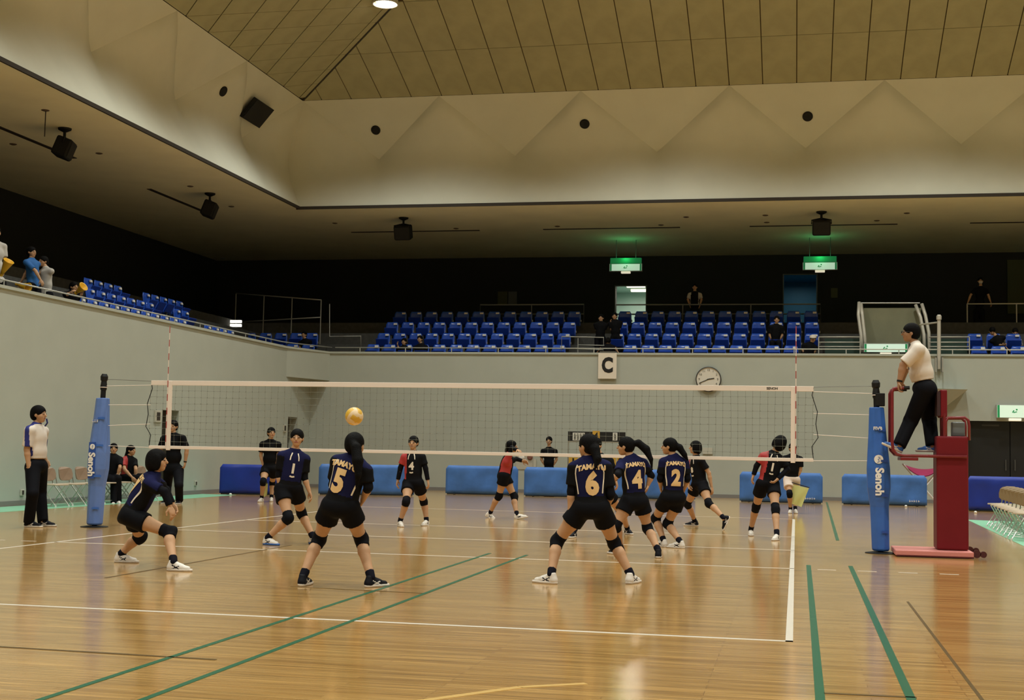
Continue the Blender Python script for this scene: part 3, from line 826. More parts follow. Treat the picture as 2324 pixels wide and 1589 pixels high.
for (x0, x1) in ((1300, 1327), (1391, 1401)):
    t_, c_ = tile(x0, 982, x1, 1000, M_SW, 'name_plate')
    ww = (x1-x0)/77/2
    k = -ww+.04
    while k < ww-.03:
        for dz in (-.07, -.02, .03, .075):
            MB().obox((c_[0]+k+.025, sbY-.014, c_[2]+dz), (.028, 0, 0), (0, .003, 0), (0, 0, .006)).build('glyph_stroke', M_SBK, t_)
        MB().obox((c_[0]+k+.015, sbY-.014, c_[2]), (.006, 0, 0), (0, .003, 0), (0, 0, .085)).build('glyph_stroke', M_SBK, t_)
        MB().obox((c_[0]+k+.045, sbY-.014, c_[2]-.02), (.006, 0, 0), (0, .003, 0), (0, 0, .065)).build('glyph_stroke', M_SBK, t_)
        k += .085
t_, c_ = tile(1345, 978, 1361, 1001, M_SY, 'set_card')
flat_text('4', .24, (c_[0], sbY-.014, c_[2]), (1, 0, 0), (0, 0, 1), M_SBK, 'card_number', t_, bold=.006)
for (x0, x1, ch_) in ((1291, 1311, '1'), (1314, 1334, '6'), (1379, 1398, '2'), (1400, 1420, '2')):
    t_, c_ = tile(x0, 1038, x1, 1066, M_SY, 'number_card')
    flat_text(ch_, .38, (c_[0], sbY-.014, c_[2]), (1, 0, 0), (0, 0, 1), M_SBK, 'card_number', t_, bold=.006)
tile(1289, 1066, 1421, 1070, M_SBK, 'card_rail')

# clock
cc = atY(1608, 861, YBW-.03); rr = .365
ck = thing('wall_clock', 'round white wall clock with black rim on the back wall', 'clock', (cc[0], YBW, cc[2]))
MB().lathe((cc[0], YBW, cc[2]), (0, -1, 0), [(rr, 0), (rr, .08), (rr-.02, .09), (rr-.025, .06)], 40).build('rim', M_SBK, ck)
MB().lathe((cc[0], YBW-.055, cc[2]), (0, -1, 0), [(rr-.022, 0), (rr-.022, .012)], 40).build('dial', mat('dial_white', (.66, .62, .54), .5), ck)
for h in range(1, 13):
    a = math.radians(90-30*h); flat_text(str(h), .085, (cc[0]+.265*math.cos(a), YBW-.07, cc[2]+.265*math.sin(a)), (1, 0, 0), (0, 0, 1), mat('dial_print', (.2, .19, .16), .6), 'numeral', ck, bold=.002)
for (ang, ln, wd) in ((90-30*(2+41/60), .17, .012), (90-6*41, .29, .009)):
    a = math.radians(ang); d = np.array([math.cos(a), 0, math.sin(a)]); nn = np.array([-d[2], 0, d[0]])
    c0 = np.array([cc[0], YBW-.076, cc[2]])
    MB().obox(c0+d*(ln/2-.02), d*(ln/2+.02), nn*wd, (0, .003, 0)).build('hand', M_SBK, ck)

# court letter sign
s0 = atY(1358, 801, YBW-.06); s1 = atY(1399, 860, YBW-.06)
sg = thing('court_sign', 'white board with a bold black letter C hung on the parapet', 'sign', ((s0[0]+s1[0])/2, YBW-.05, s1[2]))
MB().box(s0[0], s1[0], YBW-.075, YBW-.04, s1[2], s0[2]).build('board', mat('sign_board', (.74, .66, .55), .6), sg, bevel=.004)
MB().box(s0[0]+.04, s1[0]-.04, YBW-.06, YBW+.02, s0[2], s0[2]+.05).build('hanger', M_DRAIL, sg)
flat_text('C', .62, ((s0[0]+s1[0])/2, YBW-.078, (s0[2]+s1[2])/2), (1, 0, 0), (0, 0, 1), M_SBK, 'letter', sg, bold=.03, sx=.75, sy=.95)

# exit signs
M_EXW = mat('exit_white', (.6, .7, .6), .5, emit=(.62, .85, .66), estr=.55)
M_EXG = mat('exit_green', (.02, .3, .1), .5, emit=(.03, .55, .20), estr=.12)
M_HOUS = mat('exit_housing', (.35, .35, .32), .5)
def exit_sign(c, wd, hg, lb, top_glow=True, fixed_top=None, hang=True):
    x, y, z = c
    r = thing('exit_sign', lb, 'sign', (x, y, z))
    MB().box(x-wd/2, x+wd/2, y, y+.12, z-hg/2, z+hg/2).build('housing', M_HOUS, r, bevel=.008)
    p = MB().box(x-wd/2+.02, x+wd/2-.02, y-.008, y, z-hg/2+.02, z+hg/2-.02).build('lit_panel', M_EXW, r)
    for sx in (-1, 1):
        MB().box(x+sx*(wd/2-.055)-.03, x+sx*(wd/2-.055)+.03, y-.012, y-.008, z-hg/2+.02, z+hg/2-.02).build('green_end', M_EXG, p)
    if hang: MB().box(x-wd/2+.03, x+wd/2-.03, y+.0, y+.12, z+hg/2, z+hg/2+.2).build('green_top', M_EXG, r, bevel=.02)
    # running figure and arrow
    MB().obox((x-.05, y-.011, z), (.02, 0, .03), (0, .002, 0), (.012, 0, -.008)).obox((x, y-.011, z-.02), (.045, 0, .012), (0, .002, 0), (-.003, 0, .012)).obox((x+.04, y-.011, z+.05), (.02, 0, 0), (0, .002, 0), (0, 0, .02)).build('running_figure', M_EXG, p)
    MB().box(x-.16, x+.16, y-.02, y+.12, z-hg/2-.07, z-hg/2).build('lamp_below', mat('exit_lamp', (.8, .75, .65), .5, emit=(.9, .8, .6), estr=.7), r, bevel=.01)
    if hang:
        for sx in (-.3, .3): MB().tube([(x+sx*wd, y+.06, z+hg/2), (x+sx*wd, y+.06, ZS)], .012, 6).build('hanger_rod', M_DRAIL, r)
    if not hang: return r
    ld = bpy.data.lights.new('exit_glow', 'POINT'); ld.energy = 4; ld.color = (.1, 1, .4); ld.shadow_soft_size = .15
    lo = bpy.data.objects.new('exit_glow', ld); COL.objects.link(lo); lo.parent = r; lo.location = (0, -.15, hg/2+.22)
    return r
p = atY(1420, 607, 28); exit_sign((p[0], 28, p[2]), 1.15, .27, 'green lit exit sign hanging above the open pale doorway')
p = atY(1861, 604, 28); exit_sign((p[0], 28, p[2]), 1.15, .27, 'green lit exit sign hanging above the teal door')
p = atY(2012, 790, 22.08); exit_sign((p[0]-.02, 22.08, p[2]), 1.25, .27, 'green lit exit sign low at the foot of the stair opening', hang=False)
p = atY(2304, 934, YBW-.13); exit_sign((p[0], YBW-.125, p[2]), .98, .38, 'pale green exit sign on the wall above the black door', hang=False)

# ================================================================== SPEAKERS AND PROJECTORS
def hung_speaker(c, yaw, lb):
    x, y = c
    r = thing('hanging_speaker', lb, 'speaker', (x, y, ZS), 'black speakers under the balcony ceiling')
    MB().lathe((x, y, ZS-.02), (0, 0, -1), [(.16, 0), (.15, .04), (.05, .09)], 16).build('ceiling_plate', M_BLACK, r)
    MB().tube([(x, y, ZS-.08), (x, y, ZS-.25)], .035, 8).build('stem', M_BLACK, r)
    ca, sa = math.cos(yaw), math.sin(yaw)
    tl = .35
    ex = np.array([ca, sa, 0]); ey = np.array([-sa*math.cos(tl), ca*math.cos(tl), -math.sin(tl)]); ez = np.cross(ex, ey)
    cc = np.array([x, y, ZS-.5])
    MB().obox(cc, ex*.27, ey*.19, ez*.23).build('cabinet', M_BLACK, r, bevel=.05, bseg=2)
    MB().obox(cc+ey*.195, ex*.23, ey*.006, ez*.19).build('grille', mat('grille_black', (.012, .012, .012), .8), r, bevel=.01)
    MB().tube([cc+ex*.29+ez*.1, cc+ex*.29+ez*.22, np.array([x, y, ZS-.22]), cc-ex*.29+ez*.22, cc-ex*.29+ez*.1], .018, 6).build('yoke', M_BLACK, r)
    return r
p = atZ(920, 500, ZS); hung_speaker((p[0]+.12, 22.9), math.pi, 'black speaker hung under the balcony ceiling, left part of the back side')
p = atZ(1865, 487, ZS); hung_speaker((p[0]-.02, 23.1), math.pi, 'black speaker hung under the balcony ceiling above the teal door')
hung_speaker((-12.4, 10.2), -math.pi/2+.3, 'black speaker hung over the left balcony, nearest the camera')
hung_speaker((-12.4, 18.3), -math.pi/2+.3, 'black speaker hung over the left balcony, close to the hall corner')
def port(c, nrm, lb):
    c = np.array(c, float); nrm = np.array(nrm, float)
    r = thing('round_speaker', lb, 'speaker', c, 'round black ports in the fascia')
    MB().lathe(c, nrm, [(.15, -.02), (.15, .03), (.12, .05)], 20).build('ring', M_BLACK, r)
    MB().lathe(c, nrm, [(.11, 0), (.11, .045), (.03, .06)], 20).build('cone', mat('port_grille', (.01, .01, .01), .9), r)
def on_fascia(x, y, lift=0.0):
    d = Vector(ray(x, y)).normalized(); best = None
    for t in FASC_BVH:
        loc, nr, ix, ds = t.ray_cast(Vector(CAM), d, 120)
        if loc is not None and (best is None or ds < best[1]): best = (loc, ds, nr)
    n = np.array(best[2]); n = n if n@np.array(d) < 0 else -n
    return np.array(best[0])+n*lift, n
FASC_BVH = []
for nm in ('wall_fascia_back', 'wall_fascia_left'):
    me = bpy.data.objects[nm].data
    FASC_BVH.append(BVHTree.FromPolygons([v.co.copy() for v in me.vertices], [tuple(q.vertices) for q in me.polygons]))
for (x, y, lb) in ((853, 295, 'round black port in the back fascia, leftmost'), (1327, 281, 'round black port in the middle of the back fascia'), (1833, 264, 'round black port in the back fascia, rightmost'), (506, 207, 'round black port in the left fascia beside the black square')):
    p, n = on_fascia(x, y, .0); port(p, n, lb)
# black square speaker in the left fascia
q = [on_fascia(x, y, .12)[0] for x, y in ((573, 217), (608, 240), (579, 285), (541, 263))]
n = on_fascia(575, 251)[1]
c = sum(q)/4; e1 = (q[1]-q[0]+q[2]-q[3])/4; e2 = (q[3]-q[0]+q[2]-q[1])/4; e1 = e1-n*(e1@n); e2 = e2-n*(e2@n)
r = thing('square_speaker', 'large black square speaker in the left fascia near the roof corner', 'speaker', c)
MB().obox(c, e1, e2, n*.05).build('cabinet', M_BLACK, r)
MB().obox(c+n*.055, e1*.92, e2*.92, n*.012).build('grille', mat('port_grille', (.01, .01, .01), .9), r)
MB().obox(c-n*.08, e1*.4, e2*.4, n*.05).build('wall_bracket', M_BLACK, r)

# ---- wall fittings
def wallbox(x, y, w_, h_, lb, cat, m, wall='left', d=.03):
    if wall == 'left':
        p = atX(x, y, XLW); r = thing('wall_fitting', lb, cat, p)
        MB().box(p[0], p[0]+d, p[1]-w_/2, p[1]+w_/2, p[2]-h_/2, p[2]+h_/2).build('plate', m, r, bevel=.006)
        MB().box(p[0]+d, p[0]+d+.006, p[1]-w_/4, p[1]+w_/4, p[2]-h_/3, p[2]+h_/3).build('insert', M_DARKT, r)
    else:
        p = atY(x, y, YBW); r = thing('wall_fitting', lb, cat, p)
        MB().box(p[0]-w_/2, p[0]+w_/2, p[1]-d, p[1], p[2]-h_/2, p[2]+h_/2).build('plate', m, r, bevel=.006)
        MB().box(p[0]-w_/4, p[0]+w_/4, p[1]-d-.006, p[1]-d, p[2]-h_/3, p[2]+h_/3).build('insert', M_DARKT, r)
M_PLATE = mat('switch_plate', (.5, .48, .4), .5)
wallbox(49, 1118, .12, .12, 'small socket plate on the left wall behind the line judge', 'socket', M_PLATE)
wallbox(443, 1097, .12, .12, 'small socket plate on the left wall right of the coach', 'socket', M_PLATE)
wallbox(357, 945, .34, .28, 'pale switch box on the left wall beside the first doorway', 'switch box', M_PLATE)
wallbox(645, 972, .22, .22, 'small switch box beside the corner doorway', 'switch box', M_PLATE)
r = thing('alarm_panel', 'fire alarm bells on a pale panel on the back wall', 'alarm', atY(1190, 1050, YBW))
for (x, y, m) in ((1184, 1038, M_LOGO), (1203, 1038, mat('alarm_red', (.2, .08, .06), .5))):
    p = atY(x, y, YBW); MB().lathe((p[0], YBW, p[2]), (0, -1, 0), [(.085, 0), (.085, .03), (.05, .06)], 18).build('bell', m, r)
p0 = atY(1172, 1030, YBW); p1 = atY(1210, 1066, YBW)
MB().box(p0[0], p1[0], YBW-.015, YBW, p1[2], p0[2]).build('panel', mat('alarm_panel_paint', (.47, .44, .37), .6), r)
p0 = atY(1211, 1042, YBW); p1 = atY(1217, 1060, YBW)
MB().box(p0[0], p1[0], YBW-.04, YBW, p1[2], p0[2]).build('lamp_box', M_PLATE, r)
p0 = atY(1595, 1016, YBW); p1 = atY(1617, 1031, YBW)
o = MB().box(p0[0], p1[0], YBW-.04, YBW, p1[2], p0[2]).build('notice_plate', M_PLATE, None, base=(p0[0], YBW, p1[2]))
tag(o, 'small pale notice plate on the back wall beside the running player', 'sign')

# ================================================================== BALCONY: SEATS
M_SEAT = mat('seat_blue', (0.014, 0.075, 0.44), 0.25, noise=.05)
M_SEATF = mat('seat_pan_blue', (0.006, 0.04, 0.36), 0.3)
M_SPL = mat('seat_plate', (.72, .68, .62), .5)
def make_seat():
    r = thing('stadium_seat', '', 'seat')
    z0 = (0, 0, 0)
    mb = MB(); nx_, nz_ = 8, 6; th = .025
    def shell(off):
        v = []
        for j in range(nz_+1):
            t = j/nz_
            for i in range(nx_+1):
                u = -1+2*i/nx_
                wd = .215*(1-.10*t**3)
                if t > .8: wd *= 1-.18*((t-.8)/.2)**2
                y = .10+.10*t+.0*u-.035*u*u*(1-.3*t)+.015*math.sin(t*3.1)
                v.append((u*wd, y+off, .30+.48*t))
        return v
    A = shell(0); B = shell(th); n = nx_+1; off = len(A)
    mb.v = A+B
    for j in range(nz_):
        for i in range(nx_):
            q = (j*n+i, j*n+i+1, (j+1)*n+i+1, (j+1)*n+i); mb.f += [q, tuple(off+k for k in q[::-1])]
    for i in range(nx_):
        t = nz_*n; mb.f += [(i, i+1, off+i+1, off+i), (t+i, t+i+1, off+t+i+1, off+t+i)]
    for j in range(nz_):
        mb.f += [(j*n, (j+1)*n, off+(j+1)*n, off+j*n), (j*n+nx_, (j+1)*n+nx_, off+(j+1)*n+nx_, off+j*n+nx_)]
    mb.m = [0]*len(mb.f)
    mb.build('backrest', M_SEAT, r, base=z0, smooth=True)
    mb = MB().add([(-.2, .06, .36), (.2, .06, .36), (.205, -.06, .70-.12), (-.205, -.06, .70-.12), (-.2, .02, .345), (.2, .02, .345), (.19, -.10, .57), (-.19, -.10, .57)],
                  [(0, 1, 2, 3), (4, 7, 6, 5), (0, 4, 5, 1), (2, 6, 7, 3), (0, 3, 7, 4), (1, 5, 6, 2)])
    mb.build('seat_pan', M_SEATF, r, base=z0, bevel=.012)
    MB().obox((.11, .158, .72), (.055, .0, 0), (0, .014, 0), (0, .006, .028)).build('number_plate', M_SPL, r, base=z0)
    MB().box(-.03, .03, .05, .12, 0, .36).build('pedestal', M_DRAIL, r, base=z0)
    MB().obox((.235, .06, .46), (.008, 0, 0), (0, .05, 0), (0, 0, .03)).build('arm_bracket', M_RAIL, r, base=z0)
    return r
seat0 = make_seat(); seat_first = [True]
def place_seat(x, y, z, rz, lb, grp):
    o = seat0 if seat_first[0] else copy_tree(seat0); seat_first[0] = False
    o.location = (x, y, z); o.rotation_euler = (0, 0, rz); o['label'] = lb; o['group'] = grp
    return o
ORD = ['first', 'second', 'third', 'fourth', 'fifth', 'sixth', 'seventh', 'eighth', 'ninth', 'tenth', 'eleventh', 'twelfth', 'thirteenth', 'fourteenth', 'fifteenth']
ROWN = ['front row', 'second row', 'third row', 'shaded top row']
PY = [787, 761, 735, 709]
BACKROWS = [[(854, 1276, 12), (1439, 1804, 10), (2231, 2321, 3)], [(878, 1288, 12), (1409, 1851, 12), (2221, 2309, 3)], [(897, 1300, 12), (1418, 1851, 12)], [(916, 1311, 12), (1426, 1849, 12)]]
BN = ['middle back block', 'block right of the pale doorway', 'right edge block']
for i, row in enumerate(BACKROWS):
    Y = 21.98+.85*i
    for b, (xa, xb, n) in enumerate(row):
        Xa = atY(xa, PY[i], Y)[0]-.11; Xb = atY(xb, PY[i], Y)[0]-.11
        for k in range(n):
            place_seat(Xa+(Xb-Xa)*k/(n-1), Y-.13, RZ[i], 0, 'blue seat, %s, %s, %s from left' % (ROWN[i], BN[b], ORD[k]), 'blue seats on the back balcony')
for i, (xs, py) in enumerate([((638, 672, 708), 783), ((575, 611, 646, 681, 716), 755)]):
    Y = 22.0+.85*i
    for k, x in enumerate(xs):
        p = atY(x, py, Y)
        place_seat(p[0]-.11, Y-.13, RZ[i], .12, 'blue tip-up seat, %s of the corner block, %s from left' % (ROWN[i], ORD[k]), 'blue seats in the balcony corner')
LEFTROWS = [[(192, 421, 11), (478, 530, 4)], [(213, 347, 7), (408, 427, 2)], [(208, 275, 4), (339, 414, 5)]]
LY = [(192, 700, 421, 745), (213, 678, 347, 708), (208, 653, 414, 703)]
for i, row in enumerate(LEFTROWS):
    X = -11.07-.85*i; m = 0
    xa0, ya0, xb0, yb0 = LY[i]
    for (xa, xb, n) in row:
        pa = atX(xa, ya0+(yb0-ya0)*(xa-xa0)/(xb0-xa0), X)[1]; pb = atX(xb, ya0+(yb0-ya0)*(xb-xa0)/(xb0-xa0), X)[1]
        for k in range(n):
            yy = pa+(pb-pa)*k/max(1, n-1)
            place_seat(X+.13, yy-.11, RZ[i], math.pi/2, 'blue seat, %s of the left balcony, %s from the camera' % (ROWN[i], ORD[m]), 'blue seats on the left balcony'); m += 1

# ---- railings
def railing(name, lb, paths, posts, r_=.02, m=M_RAIL, cat='railing', group=None):
    base = paths[0][0]
    r = thing(name, lb, cat, base, group)
    for p in paths: MB().tube(p, r_, 8).build('rail', m, r, smooth=True)
    for a, b in posts: MB().tube([a, b], r_*.9, 8).build('post', m, r)
    return r
rz = 4.30
xs_ = list(np.arange(-8.6, 25, 1.45))
railing('parapet_rail', 'thin grey handrail along the top of the back parapet', [[(-9.4, YBW+.18, rz), (25, YBW+.18, rz)]], [((x, YBW+.18, PZ+.05), (x, YBW+.18, rz)) for x in xs_], .016, mat('rail_pale', (.55, .52, .45), .4, metal=.2))
ys_ = list(np.arange(-4, 18.5, 1.45))
railing('parapet_rail', 'thin grey handrail along the top of the left parapet', [[(XLW-.18, -5, rz), (XLW-.18, 18.9, rz), (XLW-.1, 19.4, rz), (-9.5, YBW+.16, rz)]], [((XLW-.18, y, PZ+.05), (XLW-.18, y, rz)) for y in ys_], .016)
for (xa, xb, lb) in ((1090, 1325, 'dark guard rail behind the top row of the middle block'), (1398, 1862, 'dark guard rail behind the top row right of the pale doorway')):
    a = atY(xa, 692, 25.1); b = atY(xb, 690, 25.1); n = max(2, int((b[0]-a[0])/1.7))
    railing('guard_rail', lb, [[(a[0], 25.1, CZ), (a[0], 25.1, a[2]), (b[0], 25.1, a[2]), (b[0], 25.1, CZ)], [(a[0], 25.1, (a[2]+CZ)/2), (b[0], 25.1, (a[2]+CZ)/2)]], [((a[0]+(b[0]-a[0])*k/n, 25.1, CZ), (a[0]+(b[0]-a[0])*k/n, 25.1, a[2])) for k in range(1, n)], .022, M_DRAIL)
# tall guard frame near the balcony corner
a = atY(536, 666, 25.2); b = atY(729, 681, 23.6); c = atY(728, 745, 23.6)
def lerp(p, q, t): return tuple(p[k]+(q[k]-p[k])*t for k in range(3))
mid = a[2]-1.0
railing('guard_rail', 'tall thin guard rail frame over the balcony corner seats', [[a, b], [(a[0], a[1], mid), (b[0], b[1], mid)]], [((lerp(a, b, t)[0], lerp(a, b, t)[1], 4.4), lerp(a, b, t)) for t in (0, .34, .67, 1)], .02, M_RAIL)
a = atY(748, 690, 22.6); b = atY(748, 764, 22.6); c = atY(819, 763, 22.6); d = atY(819, 790, 22.6)
railing('guard_rail', 'short rail and upright at the stair gap left of the middle block', [[a, b, c, d]], [], .016, M_RAIL)
a = atY(1275, 764, 21.9); b = atY(1370, 766, 21.9)
railing('guard_rail', 'low stair rail in the gap below the pale doorway', [[(a[0], 21.9, PZ), a, b, (b[0], 21.9, PZ)], [(a[0]+.5, 21.9, a[2]-.25), (b[0]+.2, 21.9, b[2]-.25)], [(a[0]+.5, 21.9, a[2]-.38), (b[0]+.2, 21.9, b[2]-.38)]], [((a[0]+.5, 21.9, PZ), (a[0]+.5, 21.9, a[2]-.05))], .016, M_RAIL)
M_PALE = mat('rail_pale', (.55, .52, .45), .4)
for (xa, xb, lb) in ((1858, 1952, 'white stair rails left of the curved stair frame'), (2108, 2200, 'white stair rails right of the curved stair frame')):
    ps = []
    for yy in (765, 777, 787):
        a = atY(xa, yy, 21.95); b = atY(xb, yy, 21.95); ps.append([a, b])
    railing('stair_rail', lb, ps, [((p[0], p[1], PZ-.1), tuple(p)) for p in ps[0]], .018, M_PALE)
    MB
a = atY(1872, 798, 23); b = atY(2195, 770, 23)
o = MB().box(a[0], b[0], 22.9, 23.0, PZ-.2, b[2]).build('stair_back_panel', mat('dim_green', (.02, .05, .035), .7), None, base=((a[0]+b[0])/2, 22.95, PZ-.2)); tag(o, 'dark green panel behind the white stair rails', 'panel')
# curved stair frame
vf = thing('stair_opening', 'white curved tube frame around the stair opening behind the referee', 'frame', tuple(atY(2025, 800, 22.3)))
for xs4 in (((1957, 800), (1954, 760), (1948, 715), (1950, 686)), ((1965, 800), (1962, 760), (1957, 715), (1954, 690)), ((2098, 800), (2097, 760), (2089, 720), (2078, 692)), ((2109, 800), (2108, 755), (2100, 715), (2092, 690))):
    pts = [atY(x, y, 22.3+.12*i) for i, (x, y) in enumerate(xs4)]
    MB().tube([p for p in pts], .05, 8).build('frame_tube', mat('rail_pale', (.55, .52, .45), .4), vf, smooth=True)
a = atY(1954, 688, 22.75); b = atY(2088, 688, 22.75)
MB().tube([a, b], .02, 8).build('top_rail', M_RAIL, vf)
a = atY(1960, 700, 22.9); b = atY(2090, 776, 22.9)
MB().box(a[0], b[0], 22.82, 22.9, b[2]-.3, a[2]).build('back_panel', mat('stair_panel', (.22, .22, .14), .7, noise=.08, nscale=2), vf)
# white pole on the parapet
a = atY(2131, 716, YBW-.12); b = atY(2131, 838, YBW-.12)
wp = thing('parapet_pole', 'white round-capped pole clamped to the parapet behind the referee', 'pole', tuple(b))
MB().tube([(a[0], a[1], a[2]-.05), b], .05, 12).build('tube', M_PALE, wp)
MB().lathe((a[0], a[1], a[2]-.12), (0, 0, 1), [(.07, 0), (.07, .1), (.04, .14)], 14).build('cap', M_PALE, wp)
for sx in (-.09, .09): MB().obox((b[0]+sx, YBW-.12, b[2]+.12), (.02, 0, 0), (0, .1, 0), (0, 0, .2)).build('clamp', M_RAIL, wp)
a2 = atY(2088, 737, 21.6); MB().tube([(a[0], YBW-.12, a2[2]), (a2[0], 21.6, a2[2])], .025, 8).build('side_arm', M_PALE, wp)

# ---- concourse doors and notices
def corridor(x0, x1, ztop, name, lb, wallm, watt, colr):
    r = struct(name, MB().box(x0-.6, x1+.6, 36.0, 36.1, CZ-.1, ztop+.3).box(x0-.6, x0-.5, 32.3, 36, CZ-.1, ztop+.3).box(x1+.5, x1+.6, 32.3, 36, CZ-.1, ztop+.3).box(x0-.6, x1+.6, 32.3, 36, ztop+.2, ztop+.3).box(x0-.6, x1+.6, 32.3, 36, CZ-.2, CZ), wallm)
    ld = bpy.data.lights.new('corridor_lamp', 'AREA'); ld.energy = watt; ld.color = colr; ld.size = .9
    lo = bpy.data.objects.new('corridor_lamp', ld); COL.objects.link(lo); lo.location = ((x0+x1)/2, 34.2, ztop+.05)
    for yy in ((33.6, 35.0) if watt > 20 else ()):
        MB().box((x0+x1)/2-.35, (x0+x1)/2+.35, yy-.12, yy+.12, ztop+.12, ztop+.2).build('tube_light', mat('tube_light', (.9, .85, .7), .5, emit=(1, .85, .6), estr=2.0), r)
    for xx in (x0-.04, x1): MB().box(xx, xx+.04, 31.96, 32.02, CZ, ztop).build('door_frame', mat('door_frame_grey', (.12, .13, .12), .5), r)
    MB().box(x0, x1, 31.96, 32.02, ztop-.04, ztop).build('door_frame', mat('door_frame_grey', (.12, .13, .12), .5), r)
    return r
d0 = atY(1358, 645, 32); d1 = atY(1422, 645, 32)
corridor(-2.16, -1.02, 7.52, 'door_4', '', mat('corridor_teal', (.30, .42, .38), .5), 70, (1, .9, .75))
r = corridor(4.05, 5.22, 7.9, 'door_5', '', mat('corridor_blue', (.03, .16, .22), .5), 14, (.7, .9, 1))
for (x0, y0, x1, y1, m, lb) in ((1130, 662, 1151, 691, mat('poster_olive', (.10, .10, .04), .7), 'dim olive poster on the dark concourse wall'), (1154, 662, 1173, 691, mat('poster_grey', (.13, .13, .12), .7), 'dim grey poster on the dark concourse wall'),
                           (1886, 654, 1901, 676, mat('poster_olive', (.10, .10, .04), .7), 'small olive notice beside the teal door'), (2286, 590, 2340, 712, mat('curtain_olive', (.09, .095, .04), .8), 'olive curtain panel at the upper right')):
    a = atY(x0, y0, 31.95); b = atY(x1, y1, 31.95)
    o = MB().box(a[0], b[0], 31.94, 31.99, b[2], a[2]).build('wall_notice', m, None, base=(a[0], 31.97, b[2])); tag(o, lb, 'poster' if x0 < 2000 else 'panel')
# lit lamp box on the balcony corner
a = atY(535, 734, 23.4)
r = thing('lamp_box', 'small glowing white lamp box on the balcony corner', 'lamp', tuple(a))
for k in range(2):
    z = a[2]+.06-.13*k
    MB().box(a[0]-.2, a[0]+.2, 23.35, 23.45, z-.045, z+.045).build('light_bar', mat('lamp_box_glow', (.8, .78, .7), .4, emit=(1, .97, .85), estr=1.6), r, bevel=.01)
MB().tube([(a[0], 23.42, a[2]), (a[0], 23.42, RZ[1])], .02, 8).build('stand', M_DRAIL, r)
MB().box(a[0]-.12, a[0]+.12, 23.3, 23.54, RZ[1], RZ[1]+.03).build('stand_foot', M_DRAIL, r)

